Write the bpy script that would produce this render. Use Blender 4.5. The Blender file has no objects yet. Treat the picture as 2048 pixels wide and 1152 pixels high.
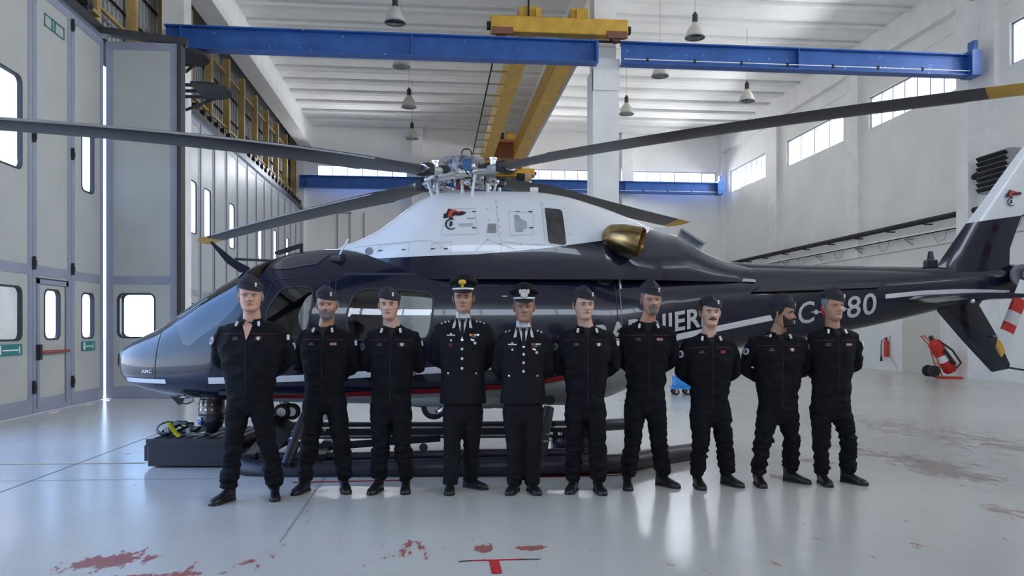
import bpy, bmesh, math, random
from mathutils import Vector, Matrix, noise
from mathutils.bvhtree import BVHTree
R = math.radians
random.seed(7)
SC = bpy.context.scene
COL = SC.collection

# ------------------------------------------------------------------ camera
F = 1550.0; CX = 1024.0; HY = 655.0; CH = 1.47
TH = R(5.67)                      # camera looks this much to the right of the room's long axis
cam_d = bpy.data.cameras.new('camera')
cam = bpy.data.objects.new('camera', cam_d); COL.objects.link(cam)
cam.location = (0, 0, CH); cam.rotation_euler = (R(90), 0, -TH)
cam_d.sensor_width = 36; cam_d.lens = F/2048*36; cam_d.shift_y = (HY-576)/2048
cam_d.clip_end = 500; cam_d.clip_start = 0.05
SC.camera = cam

# ------------------------------------------------------------------ world, sun, exposure
SC.view_settings.view_transform = 'Standard'; SC.view_settings.look = 'None'
SC.view_settings.gamma = 1.0; SC.view_settings.use_curve_mapping = False
SC.view_settings.exposure = 0.68
W_STR = 3.0
wd = bpy.data.worlds.new('sky'); SC.world = wd; wd.use_nodes = True
wn = wd.node_tree; wn.nodes.clear()
tcw = wn.nodes.new('ShaderNodeTexCoord'); sxw = wn.nodes.new('ShaderNodeSeparateXYZ'); sky = wn.nodes.new('ShaderNodeValToRGB')
wn.links.new(tcw.outputs['Generated'], sxw.inputs[0]); wn.links.new(sxw.outputs[2], sky.inputs[0])
e = sky.color_ramp.elements; e[0].position = 0.0; e[0].color = (.78, .88, 1.0, 1); e[1].position = 1.0; e[1].color = (.10, .26, .80, 1)
el = sky.color_ramp.elements.new(.18); el.color = (.42, .64, 1.0, 1)
bgn = wn.nodes.new('ShaderNodeBackground'); bgn.inputs[1].default_value = W_STR
wo = wn.nodes.new('ShaderNodeOutputWorld')
wn.links.new(sky.outputs[0], bgn.inputs[0]); wn.links.new(bgn.outputs[0], wo.inputs[0])
sun_d = bpy.data.lights.new('sun', 'SUN'); sun_d.energy = 5.0; sun_d.angle = R(0.6); sun_d.color = (1, .96, .9)
sun = bpy.data.objects.new('sun', sun_d); COL.objects.link(sun)
sd = Vector((.13, -.21, -.97)).normalized()      # direction the light travels: from the left, high
sun.rotation_euler = sd.to_track_quat('-Z', 'Y').to_euler()
SC.cycles.max_bounces = 10; SC.cycles.diffuse_bounces = 6; SC.cycles.glossy_bounces = 4
SC.cycles.transparent_max_bounces = 16; SC.cycles.transmission_bounces = 6
SC.cycles.use_denoising = True; SC.cycles.sample_clamp_indirect = 8.0
SC.cycles.caustics_reflective = False; SC.cycles.caustics_refractive = False

def area(name, loc, rot, sx, sy, power, color=(1, 1, 1), portal=False):
    d = bpy.data.lights.new(name, 'AREA'); d.shape = 'RECTANGLE'; d.size = sx; d.size_y = sy; d.energy = power; d.color = color
    o = bpy.data.objects.new(name, d); o.location = loc; o.rotation_euler = rot; COL.objects.link(o)
    if portal: d.cycles.is_portal = True
    return o

# ------------------------------------------------------------------ helpers
def cam2w(X, Z, z=0.0):
    """camera-frame X (right), Z (forward), height -> room"""
    return Vector((X*math.cos(TH)+Z*math.sin(TH), -X*math.sin(TH)+Z*math.cos(TH), z))
def floor_pt(px, py, z=0.0):
    Z = (CH-z)*F/(py-HY); return cam2w((px-CX)/F*Z, Z, z)

class NT:
    def __init__(s, m):
        s.m = m; s.t = m.node_tree; s.n = s.t.nodes; s.l = s.t.links
    def node(s, typ, **kw):
        nd = s.n.new(typ)
        for k, v in kw.items(): setattr(nd, k, v)
        return nd
    def set(s, nd, i, v):
        if hasattr(v, 'links') and hasattr(v, 'node'): s.l.new(v, nd.inputs[i])
        else: nd.inputs[i].default_value = v
    def math(s, op, a, b=0.0, c=None):
        nd = s.node('ShaderNodeMath', operation=op); s.set(nd, 0, a); s.set(nd, 1, b)
        if c is not None: s.set(nd, 2, c)
        return nd.outputs[0]
    def mix(s, f, a, b):
        nd = s.node('ShaderNodeMix', data_type='RGBA'); s.set(nd, 0, f); s.set(nd, 6, a); s.set(nd, 7, b)
        return nd.outputs[2]
    def ramp(s, f, p0, p1, c0=(0,0,0,1), c1=(1,1,1,1)):
        nd = s.node('ShaderNodeValToRGB'); s.l.new(f, nd.inputs[0]); e = nd.color_ramp.elements
        e[0].position = p0; e[0].color = c0; e[1].position = p1; e[1].color = c1
        return nd.outputs[0]

MATS = {}
def c4(c): return (c[0], c[1], c[2], 1.0)
def mat(name, col, rough=.5, metal=0.0, coat=0.0, var=.12, scale=6.0, bump=0.0, bscale=60.0, spec=.5, rvar=0.0, stretch=None):
    m = bpy.data.materials.new(name); m.use_nodes = True; T = NT(m)
    b = T.n['Principled BSDF']
    tc = T.node('ShaderNodeTexCoord'); src = tc.outputs['Object']
    if stretch:
        mp = T.node('ShaderNodeMapping'); T.l.new(src, mp.inputs[0]); mp.inputs['Scale'].default_value = stretch; src = mp.outputs[0]
    nz = T.node('ShaderNodeTexNoise'); T.l.new(src, nz.inputs['Vector']); nz.inputs['Scale'].default_value = scale; nz.inputs['Detail'].default_value = 4
    a = tuple(max(0, x*(1-var)) for x in col); c = tuple(min(1, x*(1+var)) for x in col)
    f = T.ramp(nz.outputs['Fac'], .3, .7)
    T.l.new(T.mix(f, c4(a), c4(c)), b.inputs['Base Color'])
    b.inputs['Roughness'].default_value = rough; b.inputs['Metallic'].default_value = metal
    b.inputs['Coat Weight'].default_value = coat; b.inputs['Coat Roughness'].default_value = .03
    b.inputs['Specular IOR Level'].default_value = spec
    if rvar: T.l.new(T.math('MULTIPLY_ADD', nz.outputs['Fac'], rvar, rough-rvar/2), b.inputs['Roughness'])
    if bump:
        n2 = T.node('ShaderNodeTexNoise'); T.l.new(src, n2.inputs['Vector']); n2.inputs['Scale'].default_value = bscale; n2.inputs['Detail'].default_value = 3
        bp = T.node('ShaderNodeBump'); bp.inputs['Strength'].default_value = bump; bp.inputs['Distance'].default_value = .01
        T.l.new(n2.outputs['Fac'], bp.inputs['Height']); T.l.new(bp.outputs[0], b.inputs['Normal'])
    MATS[name] = m
    return m
def glass(name, tint=(.8, .85, .85), refl=.12, rough=.02, haze=0.0):
    m = bpy.data.materials.new(name); m.use_nodes = True; T = NT(m); T.n.clear()
    out = T.node('ShaderNodeOutputMaterial'); tr = T.node('ShaderNodeBsdfTransparent'); tr.inputs[0].default_value = c4(tint)
    gl = T.node('ShaderNodeBsdfGlossy'); gl.inputs['Roughness'].default_value = rough; gl.inputs[0].default_value = (1, 1, 1, 1)
    fr = T.node('ShaderNodeFresnel'); fr.inputs[0].default_value = 1.5
    k = T.math('MULTIPLY_ADD', fr.outputs[0], 1-refl, refl*.4)
    nz = T.node('ShaderNodeTexNoise'); nz.inputs['Scale'].default_value = 3.0
    base = tr.outputs[0]
    if haze:
        tl = T.node('ShaderNodeBsdfTranslucent'); tl.inputs[0].default_value = (.9, .93, .95, 1)
        mh = T.node('ShaderNodeMixShader'); T.set(mh, 0, T.math('MULTIPLY_ADD', nz.outputs['Fac'], .1, haze)); T.l.new(base, mh.inputs[1]); T.l.new(tl.outputs[0], mh.inputs[2]); base = mh.outputs[0]
    mx = T.node('ShaderNodeMixShader'); T.set(mx, 0, T.math('MULTIPLY', k, T.math('MULTIPLY_ADD', nz.outputs['Fac'], .1, .95)))
    T.l.new(base, mx.inputs[1]); T.l.new(gl.outputs[0], mx.inputs[2]); T.l.new(mx.outputs[0], out.inputs[0])
    MATS[name] = m; return m

class MB:
    """collects geometry, then links it as ONE mesh object"""
    def __init__(s): s.v = []; s.f = []; s.mi = []; s.cur = 0
    def add(s, vs, fs):
        o = len(s.v); s.v += [tuple(x) for x in vs]; s.f += [[i+o for i in f] for f in fs]; s.mi += [s.cur]*len(fs); return s
    def box(s, c, d, rot=None, bev=0.0):
        hx, hy, hz = d[0]/2, d[1]/2, d[2]/2
        if bev and min(hx, hy, hz) > bev*1.2:
            b = bev; vs = []; 
            for sx in (-1, 1):
                for sy in (-1, 1):
                    for sz in (-1, 1):
                        vs += [(sx*hx, sy*(hy-b), sz*(hz-b)), (sx*(hx-b), sy*hy, sz*(hz-b)), (sx*(hx-b), sy*(hy-b), sz*hz)]
            I = lambda a, b_, c_, k: ((a*2+b_)*2+c_)*3+k
            fs = [[I(0,0,0,0), I(0,0,1,0), I(0,1,1,0), I(0,1,0,0)], [I(1,0,0,0), I(1,1,0,0), I(1,1,1,0), I(1,0,1,0)],
                  [I(0,0,0,1), I(1,0,0,1), I(1,0,1,1), I(0,0,1,1)], [I(0,1,0,1), I(0,1,1,1), I(1,1,1,1), I(1,1,0,1)],
                  [I(0,0,0,2), I(0,1,0,2), I(1,1,0,2), I(1,0,0,2)], [I(0,0,1,2), I(1,0,1,2), I(1,1,1,2), I(0,1,1,2)]]
            for a in (0, 1):
                for b_ in (0, 1):
                    fs.append([I(a,b_,0,0), I(a,b_,0,1), I(a,b_,1,1), I(a,b_,1,0)])
                    fs.append([I(a,0,b_,0), I(a,0,b_,2), I(a,1,b_,2), I(a,1,b_,0)])
                    fs.append([I(0,a,b_,1), I(0,a,b_,2), I(1,a,b_,2), I(1,a,b_,1)])
                    for c_ in (0, 1): fs.append([I(a,b_,c_,0), I(a,b_,c_,1), I(a,b_,c_,2)])
        else:
            vs = [(x*hx, y*hy, z*hz) for x in (-1, 1) for y in (-1, 1) for z in (-1, 1)]
            fs = [[0,1,3,2], [4,6,7,5], [0,4,5,1], [2,3,7,6], [0,2,6,4], [1,5,7,3]]
        M = rot if rot is not None else Matrix.Identity(3); c = Vector(c)
        return s.add([c+M@Vector(v) for v in vs], fs)
    def span(s, a, b, bev=0.0):
        return s.box([(a[i]+b[i])/2 for i in range(3)], [abs(b[i]-a[i]) for i in range(3)], bev=bev)
    def bar(s, p0, p1, w, h, up=(0, 0, 1)):
        p0 = Vector(p0); p1 = Vector(p1); d = (p1-p0); L = d.length; d.normalize(); u = Vector(up)
        x = d.cross(u)
        if x.length < 1e-4: x = d.cross(Vector((0, 1, 0)))
        x.normalize(); u = x.cross(d)
        M = Matrix((x, d, u)).transposed()
        return s.box((p0+p1)/2, (w, L, h), M)
    def loft(s, rings, close=True, cap=True):
        n = len(rings[0]); vs = [p for r in rings for p in r]; fs = []
        for i in range(len(rings)-1):
            for j in range(n if close else n-1):
                k = (j+1) % n; fs.append([i*n+j, i*n+k, (i+1)*n+k, (i+1)*n+j])
        if cap and close: fs.append(list(range(n))[::-1]); fs.append([(len(rings)-1)*n+j for j in range(n)])
        return s.add(vs, fs)
    def tube(s, path, rad, seg=10, cap=True, flat=1.0, up=None):
        P = [Vector(p) for p in path]; n = len(P)
        rad = rad if isinstance(rad, (list, tuple)) else [rad]*n
        rings = []; x = None
        for i in range(n):
            d = (P[min(i+1, n-1)]-P[max(i-1, 0)]).normalized()
            if x is None:
                x = d.cross(Vector(up) if up else Vector((0, 0, 1)))
                if x.length < 1e-3: x = d.cross(Vector((0, 1, 0)))
            x = (x-d*x.dot(d)).normalized(); y = d.cross(x)
            r = rad[i]; rx, ry = (r if isinstance(r, tuple) else (r, r*flat))
            rings.append([P[i]+x*(rx*math.cos(a))+y*(ry*math.sin(a)) for a in [2*math.pi*j/seg for j in range(seg)]])
        return s.loft(rings, cap=cap)
    def cyl(s, p0, p1, r0, r1=None, seg=16): return s.tube([p0, p1], [r0, r0 if r1 is None else r1], seg)
    def lathe(s, prof, c=(0, 0, 0), seg=24, M=None, cap=False):
        M = M or Matrix.Identity(3); c = Vector(c)
        rings = [[c+M@Vector((r*math.cos(a), r*math.sin(a), z)) for a in [2*math.pi*j/seg for j in range(seg)]] for r, z in prof]
        return s.loft(rings, cap=cap)
    def ball(s, c, r, seg=12, rings=8, sc=(1, 1, 1)):
        c = Vector(c); rg = []
        for i in range(rings+1):
            t = math.pi*i/rings; q = max(math.sin(t), .001)
            rg.append([c+Vector((sc[0]*r*q*math.cos(2*math.pi*j/seg), sc[1]*r*q*math.sin(2*math.pi*j/seg), -sc[2]*r*math.cos(t))) for j in range(seg)])
        return s.loft(rg)
    def prism(s, poly, f0, f1):
        """poly: 2-D points; f0/f1 map a 2-D point to the two faces"""
        a = [f0(*p) for p in poly]; b = [f1(*p) for p in poly]; n = len(poly)
        return s.add(a+b, [list(range(n))[::-1], [n+i for i in range(n)]]+[[i, (i+1) % n, n+(i+1) % n, n+i] for i in range(n)])
    def build(s, name, mats, parent=None, smooth=35, props=None):
        me = bpy.data.meshes.new(name); me.from_pydata([tuple(v) for v in s.v], [], s.f)
        ms = mats if isinstance(mats, (list, tuple)) else [mats]
        for m in ms: me.materials.append(m)
        if len(ms) > 1: me.polygons.foreach_set('material_index', s.mi)
        fix(me, smooth)
        return link(name, me, parent, props)
def fix(me, smooth=35):
    bm = bmesh.new(); bm.from_mesh(me)
    bmesh.ops.recalc_face_normals(bm, faces=bm.faces)
    if smooth:
        a = R(smooth)
        for f in bm.faces: f.smooth = True
        for e in bm.edges:
            if len(e.link_faces) == 2 and e.calc_face_angle(0) > a: e.smooth = False
    bm.to_mesh(me); bm.free(); me.update()
def link(name, data, parent=None, props=None):
    o = bpy.data.objects.new(name, data); COL.objects.link(o)
    if parent: o.parent = parent
    for k, v in (props or {}).items(): o[k] = v
    return o
def tag(o, label=None, cat=None, group=None, kind=None):
    for k, v in (('label', label), ('category', cat), ('group', group), ('kind', kind)):
        if v: o[k] = v
    return o
def root(name, label, cat, loc=(0, 0, 0), rz=0.0, group=None):
    o = bpy.data.objects.new(name, None); o.empty_display_size = .2; COL.objects.link(o)
    o.location = loc; o.rotation_euler = (0, 0, rz)
    return tag(o, label, cat, group)
ST = {'kind': 'structure'}
def lerp(a, b, t): return a+(b-a)*t
def interp(tab, x):
    if x <= tab[0][0]: return tab[0][1]
    for (a, p), (b, q) in zip(tab, tab[1:]):
        if x <= b: return p+(q-p)*(x-a)/(b-a) if b > a else q
    return tab[-1][1]
def smooth_interp(tab, x):
    """monotone cubic through the table"""
    n = len(tab)
    if x <= tab[0][0]: return tab[0][1]
    if x >= tab[-1][0]: return tab[-1][1]
    i = next(k for k in range(n-1) if x <= tab[k+1][0])
    def sl(k): return (tab[k+1][1]-tab[k][1])/(tab[k+1][0]-tab[k][0])
    def tan(k):
        if k == 0: return sl(0)
        if k == n-1: return sl(n-2)
        a, b = sl(k-1), sl(k)
        return 0 if a*b <= 0 else 2*a*b/(a+b)
    h = tab[i+1][0]-tab[i][0]; t = (x-tab[i][0])/h
    return ((2*t**3-3*t*t+1)*tab[i][1]+(t**3-2*t*t+t)*h*tan(i)+(-2*t**3+3*t*t)*tab[i+1][1]+(t**3-t*t)*h*tan(i+1))
def rrect(x0, z0, x1, z1, r, n=5):
    out = []
    for cx, cz, a0 in ((x1-r, z1-r, 0), (x0+r, z1-r, 90), (x0+r, z0+r, 180), (x1-r, z0+r, 270)):
        for i in range(n+1):
            a = R(a0+90*i/n); out.append((cx+r*math.cos(a), cz+r*math.sin(a)))
    return out

# ------------------------------------------------------------------ materials
M_wall = mat('white_plaster', (.80, .80, .775), .75, var=.05, scale=.7, bump=.15, bscale=30)
M_ceil = mat('white_concrete', (.82, .82, .80), .8, var=.05, scale=1.2)
M_conc = mat('painted_column', (.80, .80, .79), .7, var=.06, scale=2)
M_frame = mat('door_frame_paint', (.27, .29, .37), .45, var=.08, scale=2)
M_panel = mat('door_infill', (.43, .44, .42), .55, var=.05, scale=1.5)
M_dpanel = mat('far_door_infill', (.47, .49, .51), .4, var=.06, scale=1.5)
M_seal = mat('rubber_seal', (.03, .03, .035), .6)
M_dark = mat('dark_steel', (.030, .031, .035), .75, var=.3, spec=.2)
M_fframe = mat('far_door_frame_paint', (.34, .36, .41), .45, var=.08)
M_black = mat('black_plastic', (.018, .018, .022), .45, var=.2)
M_corr = mat('grey_sheet', (.36, .37, .38), .45, var=.15, scale=1)
M_yel = mat('crane_yellow', (.62, .36, .045), .5, var=.15, scale=3)
M_post = mat('ochre_post', (.40, .27, .10), .6, var=.2, scale=2)
M_blue = mat('runway_blue', (.022, .10, .36), .45, var=.18, scale=2.5)
M_alu = mat('aluminium', (.55, .56, .58), .3, metal=.9, var=.1)
M_steel = mat('bright_steel', (.62, .62, .64), .25, metal=1, var=.1)
M_grey = mat('grey_metal', (.30, .31, .33), .45, var=.15)
M_teal = mat('teal_sign', (.02, .20, .20), .5)
M_white = mat('white_paint', (.80, .80, .80), .4, var=.03)
M_red = mat('red_paint', (.55, .03, .02), .35, var=.15)
M_rub = mat('black_rubber', (.02, .02, .02), .7, var=.2)
M_wglass = glass('window_glass', (.95, .97, 1), .08)
def floor_mat():
    m = bpy.data.materials.new('epoxy_floor'); m.use_nodes = True; T = NT(m); b = T.n['Principled BSDF']
    tc = T.node('ShaderNodeTexCoord'); P = tc.outputs['Object']
    sp = T.node('ShaderNodeSeparateXYZ'); T.l.new(P, sp.inputs[0]); x, y = sp.outputs[0], sp.outputs[1]
    def nz(sc, det=5, rough=.6, stretch=(1, 1, 1)):
        mp = T.node('ShaderNodeMapping'); mp.inputs['Scale'].default_value = stretch; T.l.new(P, mp.inputs[0])
        n = T.node('ShaderNodeTexNoise'); n.inputs['Scale'].default_value = sc; n.inputs['Detail'].default_value = det; n.inputs['Roughness'].default_value = rough
        T.l.new(mp.outputs[0], n.inputs['Vector']); return n.outputs['Fac']
    big = nz(.35, 4); fine = nz(7, 6, .7); edge = T.math('ADD', T.math('MULTIPLY', nz(3.5, 6, .7, (1, .6, 1)), .42), T.math('MULTIPLY', nz(13.0, 6, .75, (1, .35, 1)), .58)); scuff = nz(2.2, 8, .75, (.5, 1.6, 1))
    base = T.mix(T.ramp(big, .3, .7), (.53, .515, .475, 1), (.63, .615, .575, 1))
    base = T.mix(T.math('MULTIPLY', T.ramp(fine, .5, .85), .35), base, (.42, .42, .40, 1))
    base = T.mix(T.math('MULTIPLY', T.ramp(scuff, .60, .72), .35), base, (.38, .37, .35, 1))
    stain = None
    def blob(px, py, wpx, hpx, s=1.0):
        nonlocal stain
        c = floor_pt(px, py); a = floor_pt(px-wpx, py); d = floor_pt(px, py-hpx)
        rx = (a-c).length; ry = (d-c).length
        dx = T.math('DIVIDE', T.math('SUBTRACT', x, c.x), rx); dy = T.math('DIVIDE', T.math('SUBTRACT', y, c.y), ry)
        r2 = T.math('ADD', T.math('MULTIPLY', dx, dx), T.math('MULTIPLY', dy, dy))
        v = T.math('SUBTRACT', T.math('MULTIPLY', s, T.math('EXPONENT', T.math('MULTIPLY', r2, -1.3))), 0)
        stain = v if stain is None else T.math('ADD', stain, v)
    for a in ((215, 1122, 75, 17, .95), (330, 1150, 130, 6, .7), (965, 1098, 28, 11, .85), (1062, 1096, 42, 7, .9),
              (500, 1126, 40, 18, .5), (820, 1098, 55, 22, .55), (1850, 925, 100, 17, .54), (1700, 900, 80, 13, .45), (1890, 942, 50, 12, .5),
              (1960, 885, 140, 22, .42), (1640, 925, 50, 12, .5), (1560, 955, 60, 14, .42), (2010, 1020, 50, 20, .52), (1330, 940, 90, 14, .42),
              (1320, 815, 110, 12, .42), (1800, 850, 160, 18, .40), (1960, 960, 90, 16, .40), (1420, 870, 90, 14, .36), (1010, 960, 60, 8, .42)):
        blob(*a)
    msk = T.math('ADD', stain, T.math('MULTIPLY', T.math('SUBTRACT', edge, .5), 4.2))
    k = T.ramp(msk, .40, .46)
    fade = T.ramp(y, 0.0, 1.0)
    near = T.math('LESS_THAN', y, 5.6)
    red = T.mix(near, (.25, .14, .13, 1), (.30, .085, .07, 1))
    base = T.mix(T.math('MULTIPLY', k, T.math('MULTIPLY_ADD', near, .35, .6)), base, red)
    T.l.new(base, b.inputs['Base Color'])
    T.l.new(T.math('ADD', T.math('MULTIPLY_ADD', fine, .14, .16), T.math('MULTIPLY', k, .3)), b.inputs['Roughness'])
    b.inputs['Specular IOR Level'].default_value = .6
    bp = T.node('ShaderNodeBump'); bp.inputs['Strength'].default_value = .04; bp.inputs['Distance'].default_value = .02
    T.l.new(nz(2.0, 3), bp.inputs['Height']); T.l.new(bp.outputs[0], b.inputs['Normal'])
    return m
M_floor = floor_mat()
M_out = mat('outdoor_concrete', (.30, .30, .28), .9, var=.1, scale=.5)
def speck_mat():
    m = mat('runway_blue_specked', (.022, .10, .36), .45, var=.2, scale=2.0); T = NT(m); b = T.n['Principled BSDF']
    src = b.inputs['Base Color'].links[0].from_socket
    v = T.node('ShaderNodeTexVoronoi'); v.inputs['Scale'].default_value = 5.0
    tc = T.node('ShaderNodeTexCoord'); T.l.new(tc.outputs['Object'], v.inputs['Vector'])
    n = T.node('ShaderNodeTexNoise'); n.inputs['Scale'].default_value = 1.1; T.l.new(tc.outputs['Object'], n.inputs['Vector'])
    k = T.math('MULTIPLY', T.math('LESS_THAN', v.outputs['Distance'], T.math('MULTIPLY', n.outputs['Fac'], .16)), .75)
    T.l.new(T.mix(k, src, (.6, .68, .75, 1)), b.inputs['Base Color'])
    return m
M_bluespk = speck_mat()
# ================================================================== THE HALL
XL, XR, YB, YF, HC = -6.75, 15.6, 40.7, -7.0, 11.8
XM = 4.62
MB().span((XL-.3, YF, -.2), (XR+.3, YB+.3, 0)).build('floor', M_floor, props=ST, smooth=0)
flo = bpy.data.objects['floor']
MB().span((-90, -60, -.35), (90, 120, -.22)).build('ground', M_out, props=ST, smooth=0)
def strip(name, m, pts, w, z=.003):
    """thin painted line through floor pixels"""
    b = MB(); P = [floor_pt(*p) for p in pts]
    for a, c in zip(P, P[1:]):
        d = (c-a).normalized(); n = Vector((-d.y, d.x, 0))*w/2
        b.add([a-n+Vector((0, 0, z)), a+n+Vector((0, 0, z)), c+n+Vector((0, 0, z)), c-n+Vector((0, 0, z))], [[0, 1, 2, 3]])
    return b.build(name, m, flo, smooth=0)
M_joint = mat('joint_filler', (.25, .25, .24), .8)
M_yline = mat('yellow_line_paint', (.62, .50, .28), .5)
M_rline = mat('red_line_paint', (.50, .025, .03), .45, var=.3, scale=25)
strip('floor_joint', M_joint, [(0, 985), (330, 862)], .012)
strip('floor_joint', M_joint, [(560, 1085), (700, 880)], .010)
strip('floor_joint', M_joint, [(5, 962), (460, 957)], .010)
strip('painted_line', M_yline, [(0, 929), (290, 926)], .05)
strip('painted_line', M_rline, [(585, 965), (800, 961)], .05)
strip('painted_line', M_rline, [(1075, 954), (1235, 951)], .05)
strip('painted_mark', M_rline, [(938, 1122), (1050, 1119)], .022)
strip('painted_mark', M_rline, [(988, 1121), (994, 1148)], .062, z=.0035)
strip('painted_mark', M_black, [(917, 1124), (942, 1122)], .014, z=.004)
strip('painted_mark', M_black, [(1040, 1119.5), (1082, 1119)], .012, z=.004)

# ---- right wall with its windows
WZ0, WZ1 = 8.62, 9.78
wins = [(YF+1, YF+6.5), (-0.2, 5.3), (7.0, 13.0), (14.1, 19.7), (21.2, 26.6), (28.35, 33.2), (35.4, 39.9)]  # first three carry the row on out of view, added for lighting
b = MB(); b.span((XR, YF, 0), (XR+.3, YB+.3, WZ0)); b.span((XR, YF, WZ1), (XR+.3, YB+.3, HC+.4))
e = [YF]+[v for w in wins for v in w]+[YB+.3]
for i in range(0, len(e), 2): b.span((XR, e[i], WZ0), (XR+.3, e[i+1], WZ1))
wr = b.build('wall_right', M_wall, props=ST, smooth=0)
for i, y in enumerate((-.9, 6.1, 13.5, 20.5, 27.5, 34.3)):
    MB().span((XR-.16, y-.42, 0), (XR+.01, y+.42, HC)).build('wall_pilaster', M_conc, wr, smooth=0)
for y in (21.0, 28.1, 34.9): MB().span((XR-.012, y, 0.1), (XR+.01, y+.02, HC)).build('wall_joint', M_joint, wr, smooth=0)
for y0, y1 in ((21.4, 26.8), (28.3, 33.4), (14, 19.9)): MB().span((XR-.035, y0, 10.35), (XR+.01, y1, 10.39)).build('ledge', M_conc, wr, smooth=0)
def hi_window(n, axis, a0, a1, z0, z1, c, npan):
    """framed strip window; axis 'x' = lies in a wall of constant x"""
    w = link('window_%d' % n, None, None, ST)
    def P(u, d, z): return (c+d, u, z) if axis == 'x' else (u, c+d, z)
    t = .05
    def seg(nm, u0, u1, q0, q1, d0=.08, d1=.14, m=M_frame):
        MB().span(P(u0, d0, q0), P(u1, d1, q1)).build(nm, m, w, smooth=0)
    seg('window_frame', a0, a1, z0, z0+t); seg('window_frame', a0, a1, z1-t, z1)
    seg('window_frame', a0, a0+t, z0, z1); seg('window_frame', a1-t, a1, z0, z1)
    for i in range(1, npan):
        u = lerp(a0, a1, i/npan); seg('mullion', u-.022, u+.022, z0+t, z1-t, .085, .135)
    for i in range(npan):
        seg('pane', lerp(a0, a1, i/npan)+.02, lerp(a0, a1, (i+1)/npan)-.02, z0+.03, z1-.03, .105, .112, M_wglass)
for i, (y0, y1) in enumerate(wins): hi_window(i+1, 'x', y0, y1, WZ0, WZ1, XR, 8 if i == 4 else (4 if i == 5 else 7))

# ---- back wall
bw = [(-5.6, -.6), (.7, 3.95), (5.9, 9.6), (11.0, 14.9)]
xs = lambda px: None
def bx(px):            # pixel column on the back wall -> room x
    t = (px-CX)/F; Z = YB/(math.cos(TH)-t*math.sin(TH)); return cam2w(t*Z, Z).x
bw = [(bx(634), bx(815)), (bx(1052), bx(1182)), (bx(1228), bx(1238)), (bx(1266), bx(1432))]
BZ0, BZ1 = 8.95, 9.86
b = MB(); b.span((XL-.8, YB, 0), (XR+.3, YB+.3, BZ0)); b.span((XL-.8, YB, BZ1), (XR+.3, YB+.3, HC+.4))
e = [XL-.8]+[v for w in bw for v in w]+[XR+.3]
for i in range(0, len(e), 2): b.span((e[i], YB, BZ0), (e[i+1], YB+.3, BZ1))
wb = b.build('wall_back', M_wall, props=ST, smooth=0)
for i, (x0, x1) in enumerate(bw): hi_window(8+i, 'y', x0, x1, BZ0, BZ1, YB, (6, 5, 1, 6)[i])
for px in (835, 1252): MB().span((bx(px)-.3, YB-.35, 0), (bx(px)+.3, YB+.01, HC)).build('wall_pilaster', M_conc, wb, smooth=0)
for px in (600, 1444): MB().span((bx(px)-.15, YB-.3, 0), (bx(px)+.25, YB+.01, HC)).build('wall_pilaster', M_conc, wb, smooth=0)
MB().span((XL, YB-.03, 10.1), (XR, YB+.01, 10.15)).build('ledge', M_conc, wb, smooth=0)
b = MB()
for px in (675, 700, 728): b.span((bx(px)-.03, YB-.05, 0), (bx(px)+.03, YB+.01, 7.4))
b.span((bx(672), YB-.05, 7.35), (bx(703), YB+.01, 7.42)); b.build('wall_joint', M_grey, wb, smooth=0)
# front wall behind the camera; its windows are added as light sources
fw = [(-5.6, 3.6), (5.4, 14.6)]; FZ0, FZ1 = 8.4, 10.2
b = MB(); b.span((XL-.8, YF-.3, 0), (XR+.3, YF, FZ0)); b.span((XL-.8, YF-.3, FZ1), (XR+.3, YF, HC+.4))
e = [XL-.8]+[v for w in fw for v in w]+[XR+.3]
for i in range(0, len(e), 2): b.span((e[i], YF-.3, FZ0), (e[i+1], YF, FZ1))
b.build('wall_front', M_wall, props=ST, smooth=0)
for i, (x0, x1) in enumerate(fw): hi_window(12+i, 'y', x0, x1, FZ0, FZ1, YF-.25, 8)

# ---- roof: prestressed slabs, one object per slab, in two bays
ce = MB().span((XL-.9, YF-.3, HC+.32), (XR+.3, YB+.3, HC+.5)).build('ceiling', M_ceil, props=ST, smooth=0)
def slab_mesh(x0, x1):
    b = MB(); w = 1.54
    prof = [(0, 0), (0, .30), (w, .30), (w, .16), (w-.10, .16), (w-.16, 0), (w-.3, 0)]
    prof = [(0.0, .30), (w-.02, .30), (w-.02, .10), (w-.10, .07), (w-.42, 0.0), (.42, 0), (.06, .07), (0, .10)]
    b.prism(prof, lambda u, v: (x0, u, HC+v), lambda u, v: (x1, u, HC+v)); return b
proto = [slab_mesh(XL, XM-.3).build('ceiling_panel', M_ceil, ce, smooth=0), slab_mesh(XM+.3, XR).build('ceiling_panel', M_ceil, ce, smooth=0)]
n = int((YB-YF)/1.54)+1
for k in range(n):
    for p in proto:
        o = p if k == 0 else p.copy()
        if k: COL.objects.link(o); o.parent = ce
        o.location = (0, YF+k*1.54, 0)
    # lip of the joint
lip = MB().span((XL, -.03, HC-.05), (XM-.3, .05, HC+.2)).span((XM+.3, -.03, HC-.05), (XR, .05, HC+.2)).build('ceiling_rib', M_ceil, ce, smooth=0)
for k in range(n):
    o = lip if k == 0 else lip.copy()
    if k: COL.objects.link(o); o.parent = ce
    o.location = (0, YF+k*1.54, 0)
# main roof beams running along the hall
MB().span((XM-.36, YF, 10.67), (XM+.36, YB, HC+.1)).build('ceiling_beam', M_conc, ce, smooth=0)
MB().span((XL-.2, YF, 10.75), (XL+.45, YB, HC+.1)).build('ceiling_beam', M_conc, ce, smooth=0)
MB().span((XR-.25, YF, 10.9), (XR+.1, YB, HC+.1)).build('ceiling_beam', M_conc, ce, smooth=0)
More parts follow.
